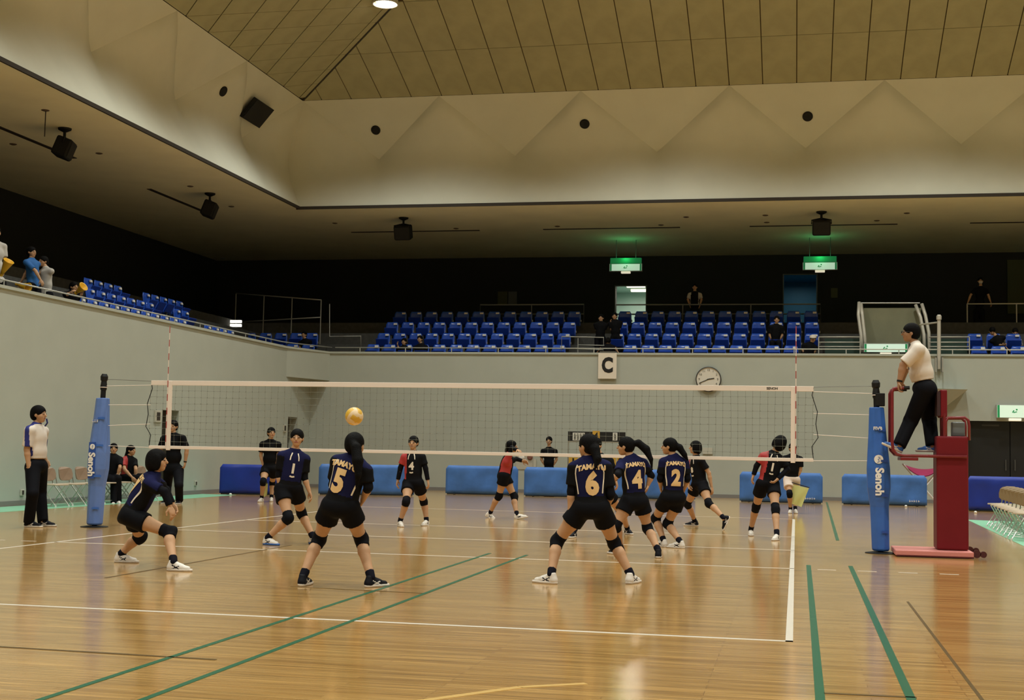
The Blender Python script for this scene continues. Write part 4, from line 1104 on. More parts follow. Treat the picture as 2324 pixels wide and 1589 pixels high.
# ================================================================== PEOPLE
V3 = lambda *a: np.array(a, dtype=np.float64)
def nrmz(v): return v/(np.linalg.norm(v)+1e-9)
def smin(a, b, k):
    h = np.clip(.5+.5*(b-a)/k, 0, 1)
    return b+(a-b)*h-k*h*(1-h)
class Field:
    """signed distance field on a grid; primitives are only evaluated inside their own window"""
    def __init__(s, lo, hi, h):
        s.lo = np.asarray(lo, float); s.h = h
        n = np.ceil((np.asarray(hi, float)-s.lo)/h).astype(int)+1
        s.n = n; s.d = np.full(tuple(n), .5, np.float32)
        s.ax = [s.lo[k]+h*np.arange(n[k]) for k in range(3)]
    def win(s, lo, hi):
        i0 = np.clip(np.floor((lo-s.lo)/s.h).astype(int), 0, s.n); i1 = np.clip(np.ceil((hi-s.lo)/s.h).astype(int)+1, 0, s.n)
        if np.any(i1 <= i0): return None
        sl = tuple(slice(a, b) for a, b in zip(i0, i1))
        X = s.ax[0][sl[0]][:, None, None].astype(np.float32); Y = s.ax[1][sl[1]][None, :, None].astype(np.float32); Z = s.ax[2][sl[2]][None, None, :].astype(np.float32)
        return sl, X, Y, Z
    def put(s, sl, d, k):
        s.d[sl] = smin(s.d[sl], d.astype(np.float32), k) if k > 0 else np.minimum(s.d[sl], d)
    def cone(s, a, b, r1, r2, k=.02, cap0=False, cap1=False, ea=None, es=1.0):
        """round cone; ea/es: squash along unit axis ea by factor es"""
        a = np.asarray(a, float); b = np.asarray(b, float); m = max(r1, r2)+.05+k
        w_ = s.win(np.minimum(a, b)-m, np.maximum(a, b)+m)
        if w_ is None: return
        sl, X, Y, Z = w_; ba = b-a; L2 = float(ba@ba)+1e-9
        px, py, pz = X-a[0], Y-a[1], Z-a[2]
        tt = (px*ba[0]+py*ba[1]+pz*ba[2])/L2
        t = np.clip(tt, 0, 1)
        dx, dy, dz = px-t*ba[0], py-t*ba[1], pz-t*ba[2]
        d2 = dx*dx+dy*dy+dz*dz
        if ea is not None:
            q = dx*ea[0]+dy*ea[1]+dz*ea[2]; d2 = d2+q*q*(1/(es*es)-1)
        d = np.sqrt(d2)-(r1+t*(r2-r1))
        L = math.sqrt(L2)
        if cap0: d = np.maximum(d, -tt*L)
        if cap1: d = np.maximum(d, (tt-1)*L)
        s.put(sl, d, k)
    def ell(s, c, R, rad, k=.02, sub=False):
        """ellipsoid: R columns are its axes"""
        c = np.asarray(c, float); m = max(rad)+.05+k
        w_ = s.win(c-m, c+m)
        if w_ is None: return
        sl, X, Y, Z = w_; px, py, pz = X-c[0], Y-c[1], Z-c[2]
        q0 = 0; q1 = 0
        for i in range(3):
            u = px*R[0][i]+py*R[1][i]+pz*R[2][i]
            q0 = q0+(u/rad[i])**2; q1 = q1+(u/rad[i]**2)**2
        k0 = np.sqrt(q0); k1 = np.sqrt(q1)+1e-6
        d = k0*(k0-1)/k1
        if sub: s.d[sl] = -smin(-s.d[sl], d.astype(np.float32), k)
        else: s.put(sl, d, k)
    def cut(s, p, n):
        """remove the side the normal points to"""
        X = s.ax[0][:, None, None]; Y = s.ax[1][None, :, None]; Z = s.ax[2][None, None, :]
        d = (X-p[0])*n[0]+(Y-p[1])*n[1]+(Z-p[2])*n[2]
        s.d = np.maximum(s.d, d.astype(np.float32))
    def mesh(s):
        d = s.d.copy(); d[0] = d[-1] = .1; d[:, 0] = d[:, -1] = .1; d[:, :, 0] = d[:, :, -1] = .1
        nx, ny, nz = d.shape
        ins = d < 0
        c = np.zeros((nx-1, ny-1, nz-1), np.int8)
        for i in (0, 1):
            for j in (0, 1):
                for k in (0, 1): c += ins[i:nx-1+i, j:ny-1+j, k:nz-1+k]
        act = (c > 0) & (c < 8)
        idx = np.argwhere(act)
        if len(idx) == 0: return np.zeros((0, 3)), np.zeros((0, 4), int)
        vid = np.full(act.shape, -1, np.int64); vid[act] = np.arange(len(idx))
        acc = np.zeros((len(idx), 3)); cnt = np.zeros(len(idx))
        I, J, K_ = idx.T
        for ax in range(3):
            o = [0, 0, 0]; o[ax] = 1
            a1, a2 = [q for q in range(3) if q != ax]
            for u in (0, 1):
                for v in (0, 1):
                    b = [0, 0, 0]; b[a1] = u; b[a2] = v
                    d0 = d[I+b[0], J+b[1], K_+b[2]]; d1 = d[I+b[0]+o[0], J+b[1]+o[1], K_+b[2]+o[2]]
                    m = (d0 < 0) != (d1 < 0)
                    t = np.where(m, d0/np.where(m, d0-d1, 1), 0)
                    p = np.stack([np.full(len(idx), float(b[q])) for q in range(3)], 1); p[:, ax] += t
                    acc += p*m[:, None]; cnt += m
        V = s.lo+s.h*(idx+acc/cnt[:, None])
        F = []
        for ax in range(3):
            a1, a2 = (ax+1) % 3, (ax+2) % 3
            sl0 = [slice(None)]*3; sl1 = [slice(None)]*3; sl0[ax] = slice(0, -1); sl1[ax] = slice(1, None)
            A = ins[tuple(sl0)]; B = ins[tuple(sl1)]
            e = np.argwhere(A != B)
            ok = (e[:, a1] > 0) & (e[:, a2] > 0) & (e[:, a1] < d.shape[a1]-1) & (e[:, a2] < d.shape[a2]-1)
            e = e[ok]
            def cell(du, dv):
                q = e.copy(); q[:, a1] -= du; q[:, a2] -= dv
                return vid[q[:, 0], q[:, 1], q[:, 2]]
            Q = np.stack([cell(1, 1), cell(0, 1), cell(0, 0), cell(1, 0)], 1)
            fl_ = ~A[tuple(e.T)]
            Q[fl_] = Q[fl_][:, ::-1]
            F.append(Q)
        F = np.concatenate(F)
        return V, F
def mesh_from(name, chunks, mats, parent=None, base=(0, 0, 0)):
    """chunks: list of (V, F, material index array or int)"""
    Vs = []; Fs = []; Ms = []; off = 0
    for V, F, mi in chunks:
        if len(V) == 0: continue
        Vs.append(V-np.asarray(base)); Fs.append(F+off); Ms.append(np.full(len(F), mi) if np.isscalar(mi) else mi); off += len(V)
    V = np.concatenate(Vs).astype(np.float32); F = np.concatenate(Fs).astype(np.int32); Mi = np.concatenate(Ms).astype(np.int32)
    me = bpy.data.meshes.new(name)
    me.vertices.add(len(V)); me.vertices.foreach_set('co', V.ravel())
    me.loops.add(len(F)*4); me.loops.foreach_set('vertex_index', F.ravel())
    me.polygons.add(len(F)); me.polygons.foreach_set('loop_start', np.arange(0, len(F)*4, 4, dtype=np.int32))
    me.polygons.foreach_set('material_index', Mi); me.polygons.foreach_set('use_smooth', np.ones(len(F), bool))
    for m in mats: me.materials.append(m)
    me.update(calc_edges=True); me.validate()
    o = bpy.data.objects.new(name, me); COL.objects.link(o)
    if parent is not None: o.parent = parent
    else: o.location = base
    return o

M_SKIN = mat('skin', (0.47, 0.27, 0.15), 0.6, spec=.2, noise=.04, nscale=12)
M_SKIN2 = mat('skin_tan', (0.36, 0.20, 0.115), 0.6, spec=.2, noise=.04, nscale=12)
M_LIP = mat('lips', (0.34, 0.12, 0.09), 0.5)
M_EYE = mat('eye_dark', (0.012, 0.009, 0.008), 0.3)
M_HAIR = mat('black_hair', (0.005, 0.0045, 0.0045), 0.6, spec=.05, noise=.2, nscale=60, bump=.4, bscale=120)
M_NAVY = mat('jersey_navy', (0.009, 0.010, 0.045), 0.8, spec=.08, noise=.1, nscale=9)
M_JBLK = mat('jersey_black', (0.0065, 0.0065, 0.0075), 0.7, spec=.06)
M_JRED = mat('jersey_red', (0.36, 0.022, 0.020), 0.65)
M_SHORT = mat('shorts_black', (0.0055, 0.0055, 0.007), 0.7, spec=.06)
M_PADK = mat('knee_pad_black', (0.006, 0.006, 0.008), 0.75, spec=.06)
M_SLV = mat('arm_sleeve_black', (0.006, 0.006, 0.008), 0.75, spec=.06)
M_TROU = mat('trousers_black', (0.006, 0.006, 0.008), 0.75, spec=.06)
M_SHWH = mat('shoe_white', (0.66, 0.60, 0.53), 0.5)
M_SHBK = mat('shoe_black', (0.008, 0.008, 0.011), 0.6, spec=.12)
M_SHBL = mat('shoe_blue', (0.02, 0.10, 0.36), 0.5)
M_SOLE = mat('shoe_sole', (0.62, 0.55, 0.47), 0.6)
M_SOCK = mat('sock_black', (0.007, 0.007, 0.012), 0.8, spec=.06)
M_POLO = mat('polo_white', (0.66, 0.58, 0.50), 0.75)
M_NUM = mat('number_cream', (0.72, 0.48, 0.22), 0.6)
M_NUMW = mat('number_white', (0.72, 0.64, 0.52), 0.6)
M_TEE = mat('tee_black', (0.006, 0.006, 0.007), 0.75, spec=.06)
M_WSH = mat('shorts_white', (0.68, 0.56, 0.48), 0.7)

def facing(deg):
    a = math.radians(deg); return V3(math.sin(a), math.cos(a), 0)
def rightof(deg):
    a = math.radians(deg); return V3(math.cos(a), -math.sin(a), 0)
def on_ray(px, py, ref, L, sgn):
    """point on the pixel's ray at distance L from ref; sgn +1 farther, -1 nearer, 0 same depth plane"""
    d = ray(px, py); d = d/np.linalg.norm(d)
    t0 = (ref-CAM)@d; cl = CAM+d*t0; g = np.linalg.norm(cl-ref)
    if sgn == 0 or g >= L:
        q = atY(px, py, ref[1])
        v = q-ref; l = np.linalg.norm(v)
        return ref+v*min(1, L*1.06/l) if l > L*1.06 else q
    return cl+d*sgn*math.sqrt(L*L-g*g)
def solve_knee(px, py, hip, ank, Lt, Ls, pref):
    d = ray(px, py); best = None
    for Y in np.linspace(min(hip[1], ank[1])-.45, max(hip[1], ank[1])+.45, 61):
        p = CAM+d*(Y-CAM[1])/d[1]
        mid = (hip[1]+ank[1])/2
        c = (np.linalg.norm(p-hip)-Lt)**2+(np.linalg.norm(p-ank)-Ls)**2+.0015*abs((Y-mid)-pref*.15)
        if best is None or c < best[0]: best = (c, p)
    return best[1]

def basis(fwd, up):
    f = nrmz(np.asarray(fwd, float)); r = nrmz(np.cross(f, up)); u = np.cross(r, f)
    return np.array([r, f, u]).T      # columns: right, forward, up

def hand(w, d, pn, side, curl=.5, s=1.0, spread=.0, h=.0062):
    """w wrist, d direction, pn palm normal, side +1/-1: where the thumb is"""
    d = nrmz(d); pn = nrmz(pn-d*(pn@d)); l = np.cross(d, pn)*side
    f = Field(w-V3(.22, .22, .22)*s, w+V3(.22, .22, .22)*s, h*s)
    R = np.array([d, l, pn]).T
    f.cone(w-d*.03*s, w+d*.02*s, .024*s, .024*s, .01, ea=pn, es=.8)
    f.ell(w+d*.05*s, R, (.052*s, .040*s, .017*s), .012)
    for i, (o, ln) in enumerate(((.028, .068), (.0095, .077), (-.009, .072), (-.027, .057))):
        a = w+d*(.085-.004*abs(i-1.2))*s+l*o*s
        ang = curl*(.8+.12*i); dd = d+l*(o*2+spread*(1.5-i)); dd = nrmz(dd)
        d1 = nrmz(dd*math.cos(ang)+pn*math.sin(ang)); d2 = nrmz(dd*math.cos(ang*2.0)+pn*math.sin(ang*2.0)); d3 = nrmz(dd*math.cos(ang*2.6)+pn*math.sin(ang*2.6))
        b = a+d1*ln*.45*s; c = b+d2*ln*.32*s; e = c+d3*ln*.25*s
        f.cone(a-d*.02*s, b, .0095*s, .009*s, .006); f.cone(b, c, .009*s, .0082*s, .003); f.cone(c, e, .0082*s, .007*s, .003)
    a = w+d*.022*s+l*.030*s; b = a+nrmz(d*.55+l*.6+pn*.45*(.5+curl))*.04*s; c = b+nrmz(d*.85+l*(.25-.3*curl)+pn*.5*curl)*.035*s
    f.cone(a, b, .013*s, .011*s, .01); f.cone(b, c, .0105*s, .0085*s, .003)
    return f.mesh()

def head_mesh(c, R, s, h):
    ax = R
    def W(x, y, z): return c+R@(V3(x, y, z)*s)
    f = Field(c-V3(.16, .16, .19)*s, c+V3(.16, .16, .19)*s, h)
    f.ell(W(0, -.012, .028), R, (.074*s, .094*s, .084*s), 0)
    f.ell(W(0, .020, -.040), R, (.056*s, .066*s, .066*s), .035*s)
    f.ell(W(0, .05, -.082), R, (.026*s, .026*s, .022*s), .025*s)          # chin
    for sx in (-1, 1):
        f.ell(W(sx*.040, .040, -.022), R, (.022*s, .026*s, .026*s), .03*s)  # cheek
        f.ell(W(sx*.030, .096, .010), R, (.020*s, .018*s, .011*s), .012*s, sub=True)
        f.ell(W(sx*.030, .080, .009), R, (.014*s, .012*s, .010*s), .004*s)
        f.ell(W(sx*.077, -.008, -.005), R, (.010*s, .021*s, .032*s), .008*s)  # ear
    f.cone(W(0, .080, .014), W(0, .102, -.018), .009*s, .013*s, .012*s)    # nose
    f.cone(W(-.016, .083, -.048), W(.016, .083, -.048), .008*s, .008*s, .008*s)
    V, F = f.mesh()
    cen = (V[F].mean(1)-c)@R/s
    x, y, z = cen.T
    mi = np.zeros(len(F), int)
    mi[(y > .05) & (((np.abs(x)-.030)/.017)**2+((z-.009)/.0065)**2 < 1)] = 1
    mi[(y > .05) & (np.abs(np.abs(x)-.031) < .02) & (np.abs(z-.031-.0*np.abs(x)) < .0045)] = 1
    mi[(y > .06) & (np.abs(x) < .023) & (np.abs(z+.049) < .0085)] = 2
    return V, F, mi

def hair_mesh(c, R, s, style, h, tail=None):
    def W(x, y, z): return c+R@(V3(x, y, z)*s)
    pts = [c-V3(.2, .2, .26)*s, c+V3(.2, .2, .22)*s]
    lo = pts[0].copy(); hi = pts[1].copy()
    if tail is not None:
        for p in tail: lo = np.minimum(lo, p-.09); hi = np.maximum(hi, p+.09)
    f = Field(lo, hi, h)
    f.ell(W(0, -.018, .032), R, (.089*s, .107*s, .098*s), 0)
    if style == 'short':
        f.ell(W(0, -.05, -.02), R, (.078*s, .07*s, .07*s), .03*s)
        f.ell(W(0, .108, -.066), R, (.088*s, .085*s, .118*s), .008*s, sub=True)
        for sx in (-1, 1): f.ell(W(sx*.085, .012, -.055), R, (.032*s, .05*s, .055*s), .008*s, sub=True)
    elif style == 'bob':
        f.ell(W(0, -.045, -.03), R, (.094*s, .085*s, .10*s), .03*s)
        for sx in (-1, 1): f.ell(W(sx*.078, .01, -.02), R, (.022*s, .05*s, .085*s), .02*s)
        f.ell(W(0, .118, -.066), R, (.066*s, .085*s, .115*s), .010*s, sub=True)
    elif style == 'tied':
        f.ell(W(0, -.05, -.015), R, (.074*s, .065*s, .06*s), .03*s)
        f.ell(W(0, .108, -.060), R, (.080*s, .082*s, .112*s), .008*s, sub=True)
        for sx in (-1, 1): f.ell(W(sx*.09, .0, -.055), R, (.032*s, .06*s, .06*s), .01*s, sub=True)
    if tail is not None:
        tail = [W(0, -.09, .04)]+list(tail)
        n = len(tail)-1
        for i in range(n):
            t0 = i/n; t1 = (i+1)/n
            rr = lambda t: (.030+.022*math.sin(math.pi*min(1, t*1.05))*1.0)*(1-.75*max(0, t-.55)/.45)*s
            f.cone(tail[i], tail[i+1], rr(t0), rr(t1), .012)
    return f.mesh()

def shoe(ank, yaw, pitch, s, upper, sole, parent, base, h=.009):
    """ank is the ankle joint; the sole lies .085 below"""
    fw = facing(yaw); rt = rightof(yaw)
    cp, sp = math.cos(pitch), math.sin(pitch)       # pitch > 0: heel up, toe down
    f_ = fw*cp-V3(0, 0, 1)*sp; u_ = V3(0, 0, 1)*cp+fw*sp
    R = np.array([rt, f_, u_]).T
    def W(x, y, z): return ank+R@(V3(x, y, z)*s)
    lo = ank-V3(.26, .26, .26)*s; hi = ank+V3(.26, .26, .16)*s
    f = Field(lo, hi, h)
    f.cone(W(0, -.030, -.050), W(0, -.014, .0), .036*s, .034*s, .01)
    f.cone(W(0, -.02, -.052), W(0, .075, -.056), .036*s, .036*s, .02)
    f.cone(W(0, .075, -.057), W(.004, .150, -.062), .037*s, .029*s, .02)
    f.cone(W(0, .01, -.012), W(0, .085, -.046), .030*s, .028*s, .02)
    f.cut(W(0, 0, -.074), -u_); f.cut(W(0, -.02, .02), u_)
    V, F = f.mesh()
    cn = ((V[F].mean(1)-ank)@R)/s
    mk = ((np.abs(cn[:, 2]+.052-.45*(cn[:, 1]-.03)) < .006) | (np.abs(cn[:, 2]+.042+.5*(cn[:, 1]-.03)) < .005)) & (np.abs(cn[:, 0]) > .02) & (cn[:, 1] > -.005) & (cn[:, 1] < .075)
    o = mesh_from('shoe', [(V, F, mk.astype(int))], [upper, M_SHBK if upper is M_SHWH else M_SOLE], parent, base)
    f = Field(lo, hi, h)
    f.cone(W(0, -.03, -.070), W(0, .08, -.070), .037*s, .040*s, 0); f.cone(W(0, .08, -.070), W(.004, .17, -.070), .042*s, .032*s, .02)
    f.cut(W(0, 0, -.061), u_); f.cut(W(0, 0, -.088), -u_)
    V, F = f.mesh()
    p = mesh_from('sole', [(V, F, 0)], [sole], o, (0, 0, 0) if False else base)
    return o

def project_decal(name, target, V2, F2, c, ex, ey, m, parent, base, lift=.006, mi=None):
    """lay a flat drawing (metres) onto a garment: points move along the drawing's normal onto the cloth"""
    ez = np.cross(ex, ey)
    me = target.data
    bvh = BVHTree.FromPolygons([v.co+Vector(base) for v in me.vertices], [tuple(p.vertices) for p in me.polygons])
    bm = bmesh.new()
    vv = [bm.verts.new((x, y, 0)) for x, y in V2]
    for f in F2:
        try: bm.faces.new([vv[i] for i in f])
        except Exception: pass
    bmesh.ops.triangulate(bm, faces=bm.faces)
    for _ in range(3):
        es = [e for e in bm.edges if e.calc_length() > .03]
        if not es: break
        bmesh.ops.subdivide_edges(bm, edges=es, cuts=1, use_grid_fill=False); bmesh.ops.triangulate(bm, faces=bm.faces)
    hits = 0
    last = 0.25
    for v in bm.verts:
        p = c+ex*v.co.x+ey*v.co.y
        loc, nr, ix, ds = bvh.ray_cast(Vector(p+ez*.3), Vector(-ez), .8)
        if loc is None: q = p+ez*(.3-last)
        else:
            last = ds
            q = np.array(loc)+np.array(nr)*lift*.5+ez*lift*.5
        v.co = Vector(q-np.asarray(base))
    me2 = bpy.data.meshes.new(name); bm.to_mesh(me2); bm.free(); me2.materials.append(m)
    o = bpy.data.objects.new(name, me2); COL.objects.link(o); o.parent = parent
    return o
def text_decal(name, s, size, target, c, ex, ey, m, parent, base, bold=.004, sx=1.0, arch=0.0):
    me = text_mesh(s, size, bold)
    V2 = [(v.co.x*sx, v.co.y-arch*(v.co.x*sx)**2) for v in me.vertices]; F2 = [tuple(p.vertices) for p in me.polygons]
    bpy.data.meshes.remove(me)
    return project_decal(name, target, V2, F2, c, ex, ey, m, parent, base)
def strip2d(pts, wd):
    V = []; F = []
    for i, p in enumerate(pts):
        a = pts[max(0, i-1)]; b = pts[min(len(pts)-1, i+1)]; d = (b[0]-a[0], b[1]-a[1]); l = math.hypot(*d); n = (-d[1]/l*wd/2, d[0]/l*wd/2)
        V += [(p[0]-n[0], p[1]-n[1]), (p[0]+n[0], p[1]+n[1])]
    for i in range(len(pts)-1): F.append((2*i, 2*i+2, 2*i+3, 2*i+1))
    return V, F

def person(label, H, face_deg, neck, pelvis, head, kneeL, kneeR, ankL, ankR, elbL, wriL, elbR, wriR, head_deg=None, head_pitch=0.0, hip_deg=None, dyn=0.0, dyp=0.0,
           footL=None, footR=None, outfit='navy', hair='tied', tail=None, skin=None, curl=.5, h=.0135, Y=None, group=None, build=1.0, palm=None, seat=False, pitchL=0.0, pitchR=0.0, head_roll=0.0, sleeve=True, shoes=None, female=True, legs=True, arm=None):
    s = H/1.65
    hd = face_deg if head_deg is None else head_deg
    hp = face_deg if hip_deg is None else hip_deg
    sk = skin or M_SKIN
    up = V3(0, 0, 1)
    # --- joints
    def ankle(a):
        z = a[2] if len(a) > 2 else .088*s
        if len(a) > 3: return atY(a[0], a[1], a[3])
        return atZ(a[0], a[1], z)
    if Y is None:
        aL, aR = ankle(ankL), ankle(ankR); Y = (aL[1]+aR[1])/2
    else:
        aL = atY(ankL[0], ankL[1], Y+(ankL[2] if len(ankL) > 2 else 0)); aR = atY(ankR[0], ankR[1], Y+(ankR[2] if len(ankR) > 2 else 0))
    P = atY(pelvis[0], pelvis[1], Y+dyp); N = atY(neck[0], neck[1], Y+dyn); HD = atY(head[0], head[1], Y+dyn+(head[2] if len(head) > 2 else 0))
    rs_, rh = rightof(face_deg), rightof(hp); fs, fh = facing(face_deg), facing(hp)
    sp = nrmz(N-P)
    fch = nrmz(fs-sp*(fs@sp)*1.0); fhp = nrmz(fh-sp*(fh@sp)*.8)
    rs_ = nrmz(rs_-sp*(rs_@sp)); 
    sw = (.155 if female else .178)*s*build; hw = .088*s*build
    shL = N-rs_*sw-sp*.075*s; shR = N+rs_*sw-sp*.075*s
    hpL = P-rh*hw-up*.02; hpR = P+rh*hw-up*.02
    def kn(k, hip, an): return solve_knee(k[0], k[1], hip, an, .405*s, .39*s, k[2] if len(k) > 2 else -.5)
    kL, kR = kn(kneeL, hpL, aL), kn(kneeR, hpR, aR)
    eL = on_ray(elbL[0], elbL[1], shL, .275*s, elbL[2] if len(elbL) > 2 else 0); eR = on_ray(elbR[0], elbR[1], shR, .275*s, elbR[2] if len(elbR) > 2 else 0)
    wL = on_ray(wriL[0], wriL[1], eL, .235*s, wriL[2] if len(wriL) > 2 else 0); wR = on_ray(wriR[0], wriR[1], eR, .235*s, wriR[2] if len(wriR) > 2 else 0)
    base = V3(P[0], P[1], min(aL[2], aR[2])-.088*s)
    allp = np.array([P, N, HD, shL, shR, hpL, hpR, kL, kR, aL, aR, eL, eR, wL, wR])
    lo = allp.min(0)-.2; hi = allp.max(0)+.2
    fr = np.array([rs_, fch, sp]).T
    wst = P+(N-P)*.36; chs = P+(N-P)*.70
    b_ = build*s
    def torso(f, g):
        f.ell(P+sp*.015, np.array([rh, fhp, np.cross(rh, fhp)]).T, (.150*b_+g, .105*b_+g, .11*s+g), .03)
        f.ell(P-fhp*.045*s-up*.03*s, np.array([rh, fhp, up]).T, (.125*b_+g, .075*b_+g, .085*s+g), .04)
        gw = g+(.016 if g > 0 else 0)
        f.ell(wst, fr, (.118*b_+gw, .088*b_+gw, .15*s+g), .05)
        f.ell(chs, fr, (.138*b_+g, .100*b_+g, .165*s+g), .05)
        f.cone(shL+rs_*.02*s, shR-rs_*.02*s, .048*b_+g*.7, .048*b_+g*.7, .05)
        for sh in (shL, shR): f.cone(N+sp*.01*s, sh, .046*s+g*.4, .044*b_+g*.5, .03)
    # --- skin
    f = Field(lo, hi, h)
    torso(f, 0)
    nk = N+(HD-N)*.55
    f.cone(N-sp*.04*s, nk, .056*s, .046*s, .03)
    for sh, e, w_ in ((shL, eL, wL), (shR, eR, wR)):
        f.cone(sh, e, .047*b_, .036*b_, .03); m_ = e+(w_-e)*.3
        f.cone(e, m_, .036*b_, .037*b_, .015); f.cone(m_, w_, .037*b_, .024*b_, .015)
    if legs:
        for hp_, k, a in ((hpL, kL, aL), (hpR, kR, aR)):
            m_ = hp_+(k-hp_)*.4
            f.cone(hp_, m_, .083*b_, .076*b_, .04); f.cone(m_, k, .076*b_, .052*b_, .03)
            dn = nrmz(a-k); cf = k+(a-k)*.32; bk = fhp*-.012*s
            f.cone(k, cf+bk, .050*b_, .054*b_, .02); f.cone(cf+bk, a, .054*b_, .033*b_, .02); f.cone(a, a-up*.02, .034*b_, .034*b_, .01)
    V, F = f.mesh()
    chunks = [(V, F, 0)]
    hf = facing(hd); hf = hf*math.cos(head_pitch)+up*math.sin(head_pitch)
    hu = nrmz(up*math.cos(head_roll)+rightof(hd)*math.sin(head_roll))
    RH = basis(hf, hu)
    hs = s*.98 if female else s
    Vh, Fh, mh = head_mesh(HD, RH, hs, h*.55)
    chunks.append((Vh, Fh, mh))
    for w_, e, side in ((wL, eL, 1), (wR, eR, -1)):
        d = nrmz(w_-e)
        pn = palm[0 if side > 0 else 1] if palm else None
        if pn is None: pn = nrmz((P+N)/2-w_); 
        Vn, Fn = hand(w_, d, np.asarray(pn, float), side, curl, s*.96, h=.0062 if h < .016 else .009)
        chunks.append((Vn, Fn, 0))
    body = mesh_from('person', chunks, [sk, M_EYE, M_LIP], None, base)
    tag(body, label, 'person', group)
    if hair:
        tl = None
        if tail is not None:
            tl = [atY(x, y, HD[1]+dy) if isinstance(x, (int, float)) and abs(x) > 5 else HD for (x, y, dy) in tail]
        Vh, Fh = hair_mesh(HD, RH, hs, hair, max(.009, h*.7), tl)
        mesh_from('hair', [(Vh, Fh, 0)], [M_HAIR], body, base)
    # --- clothes
    spec = OUTFITS[outfit]
    g = spec.get('loose', .016)
    f = Field(lo, hi, h*.85)
    torso(f, g)
    sl = spec.get('sleeve', .62)
    for sh, e in ((shL, eL), (shR, eR)):
        q = sh+(e-sh)*sl
        f.cone(sh, q, .049*b_+g*.5, (.055 if sl < .95 else .046)*b_+g*.5, .03, cap1=True)
        if sl >= .99:
            w_ = wL if e is eL else wR
            f.cone(e, e+(w_-e)*.95, .046*b_+g*.5, .036*b_+g*.4, .02, cap1=True)
    hem = P+sp*spec.get('hem', -.03)*s if spec.get('hem', -.03) > -.5 else P
    f.cut(hem, -sp)
    f.cone(N-sp*.05*s, N+(HD-N)*.22, .066*s, .062*s, .02, cap1=True)
    V, F = f.mesh()
    cen = (V[F].mean(1)-P)
    xx = cen@rs_; yy = cen@fch; zz = cen@sp
    mi = spec['color'](xx/s, yy/s, zz/s) if 'color' in spec else np.zeros(len(F), int)
    top = mesh_from(spec['top_name'], [(V, F, mi)], spec['top'], body, base)
    if spec.get('trousers'):
        f = Field(lo, hi, h)
        f.ell(P+sp*.01, np.array([rh, fhp, np.cross(rh, fhp)]).T, (.152*b_+.012, .108*b_+.012, .115*s), .03)
        f.ell(P-fhp*.045*s-up*.03*s, np.array([rh, fhp, up]).T, (.127*b_+.012, .077*b_+.014, .088*s), .04)
        for hp_, k, a in ((hpL, kL, aL), (hpR, kR, aR)):
            f.cone(hp_, k, .096*b_, .074*b_, .03); f.cone(k, a+(a-k)*.07, .072*b_, .066*b_, .02, cap1=True)
        if not seat: f.cut(P+sp*.115*s, sp)
        V, F = f.mesh(); mesh_from('trousers', [(V, F, 0)], [spec['trousers']], body, base)
    else:
        f = Field(lo, hi, h*.85)
        f.ell(P+sp*.01, np.array([rh, fhp, np.cross(rh, fhp)]).T, (.156*b_+.014, .112*b_+.014, .115*s), .03)
        f.ell(P-fhp*.045*s-up*.03*s, np.array([rh, fhp, up]).T, (.128*b_+.016, .078*b_+.016, .09*s), .04)
        fr_ = spec.get('short_len', .42)
        for hp_, k in ((hpL, kL), (hpR, kR)):
            f.cone(hp_, hp_+(k-hp_)*fr_, .100*b_, .108*b_, .03, cap1=True)
        f.cut(P+sp*.12*s, sp)
        V, F = f.mesh(); mesh_from('shorts', [(V, F, 0)], [spec.get('shorts', M_SHORT)], body, base)
        if spec.get('knee_pads', True):
            for hp_, k, a in ((hpL, kL, aL), (hpR, kR, aR)):
                f = Field(k-.2, k+.2, .010)
                f.cone(k+(hp_-k)*.20, k, .066*b_, .062*b_, 0, cap0=True); f.cone(k, k+(a-k)*.20, .062*b_, .061*b_, .02, cap1=True)
                f.ell(k+fhp*.02, np.array([rh, fhp, up]).T, (.055*s, .055*s, .07*s), .03)
                V, F = f.mesh(); mesh_from('knee_pad', [(V, F, 0)], [M_PADK], body, base)
        for k, a in ((kL, aL), (kR, aR)):
            f = Field(a-.16, a+.2, .010)
            f.cone(a+(k-a)*spec.get('sock', .17), a, .043*b_, .040*b_, 0, cap0=True)
            V, F = f.mesh(); mesh_from('sock', [(V, F, 0)], [M_SOCK], body, base)
    if spec.get('arm_sleeve') and sleeve:
        for sh, e, w_ in ((shL, eL, wL), (shR, eR, wR)):
            lo2 = np.minimum(np.minimum(sh, e), w_)-.1; hi2 = np.maximum(np.maximum(sh, e), w_)+.1
            f = Field(lo2, hi2, .010)
            f.cone(sh+(e-sh)*.45, e, .048*b_, .042*b_, 0, cap0=True); f.cone(e, e+(w_-e)*(arm or spec['arm_sleeve']), .043*b_, .036*b_, .015, cap1=True)
            V, F = f.mesh(); mesh_from('arm_sleeve', [(V, F, 0)], [M_SLV], body, base)
    if legs:
        shm = shoes or spec.get('shoe', (M_SHWH, M_SOLE))
        for a, yw, pt in ((aL, footL if footL is not None else face_deg-8, pitchL), (aR, footR if footR is not None else face_deg+8, pitchR)):
            shoe(a, yw, pt, s*1.02, shm[0], shm[1], body, base)
    return dict(body=body, top=top, base=base, P=P, N=N, sp=sp, rs=rs_, fch=fch, s=s, wL=wL, wR=wR, eL=eL, eR=eR, HD=HD, RH=RH, hs=hs, shL=shL, shR=shR, kL=kL, kR=kR, aL=aL, aR=aR)

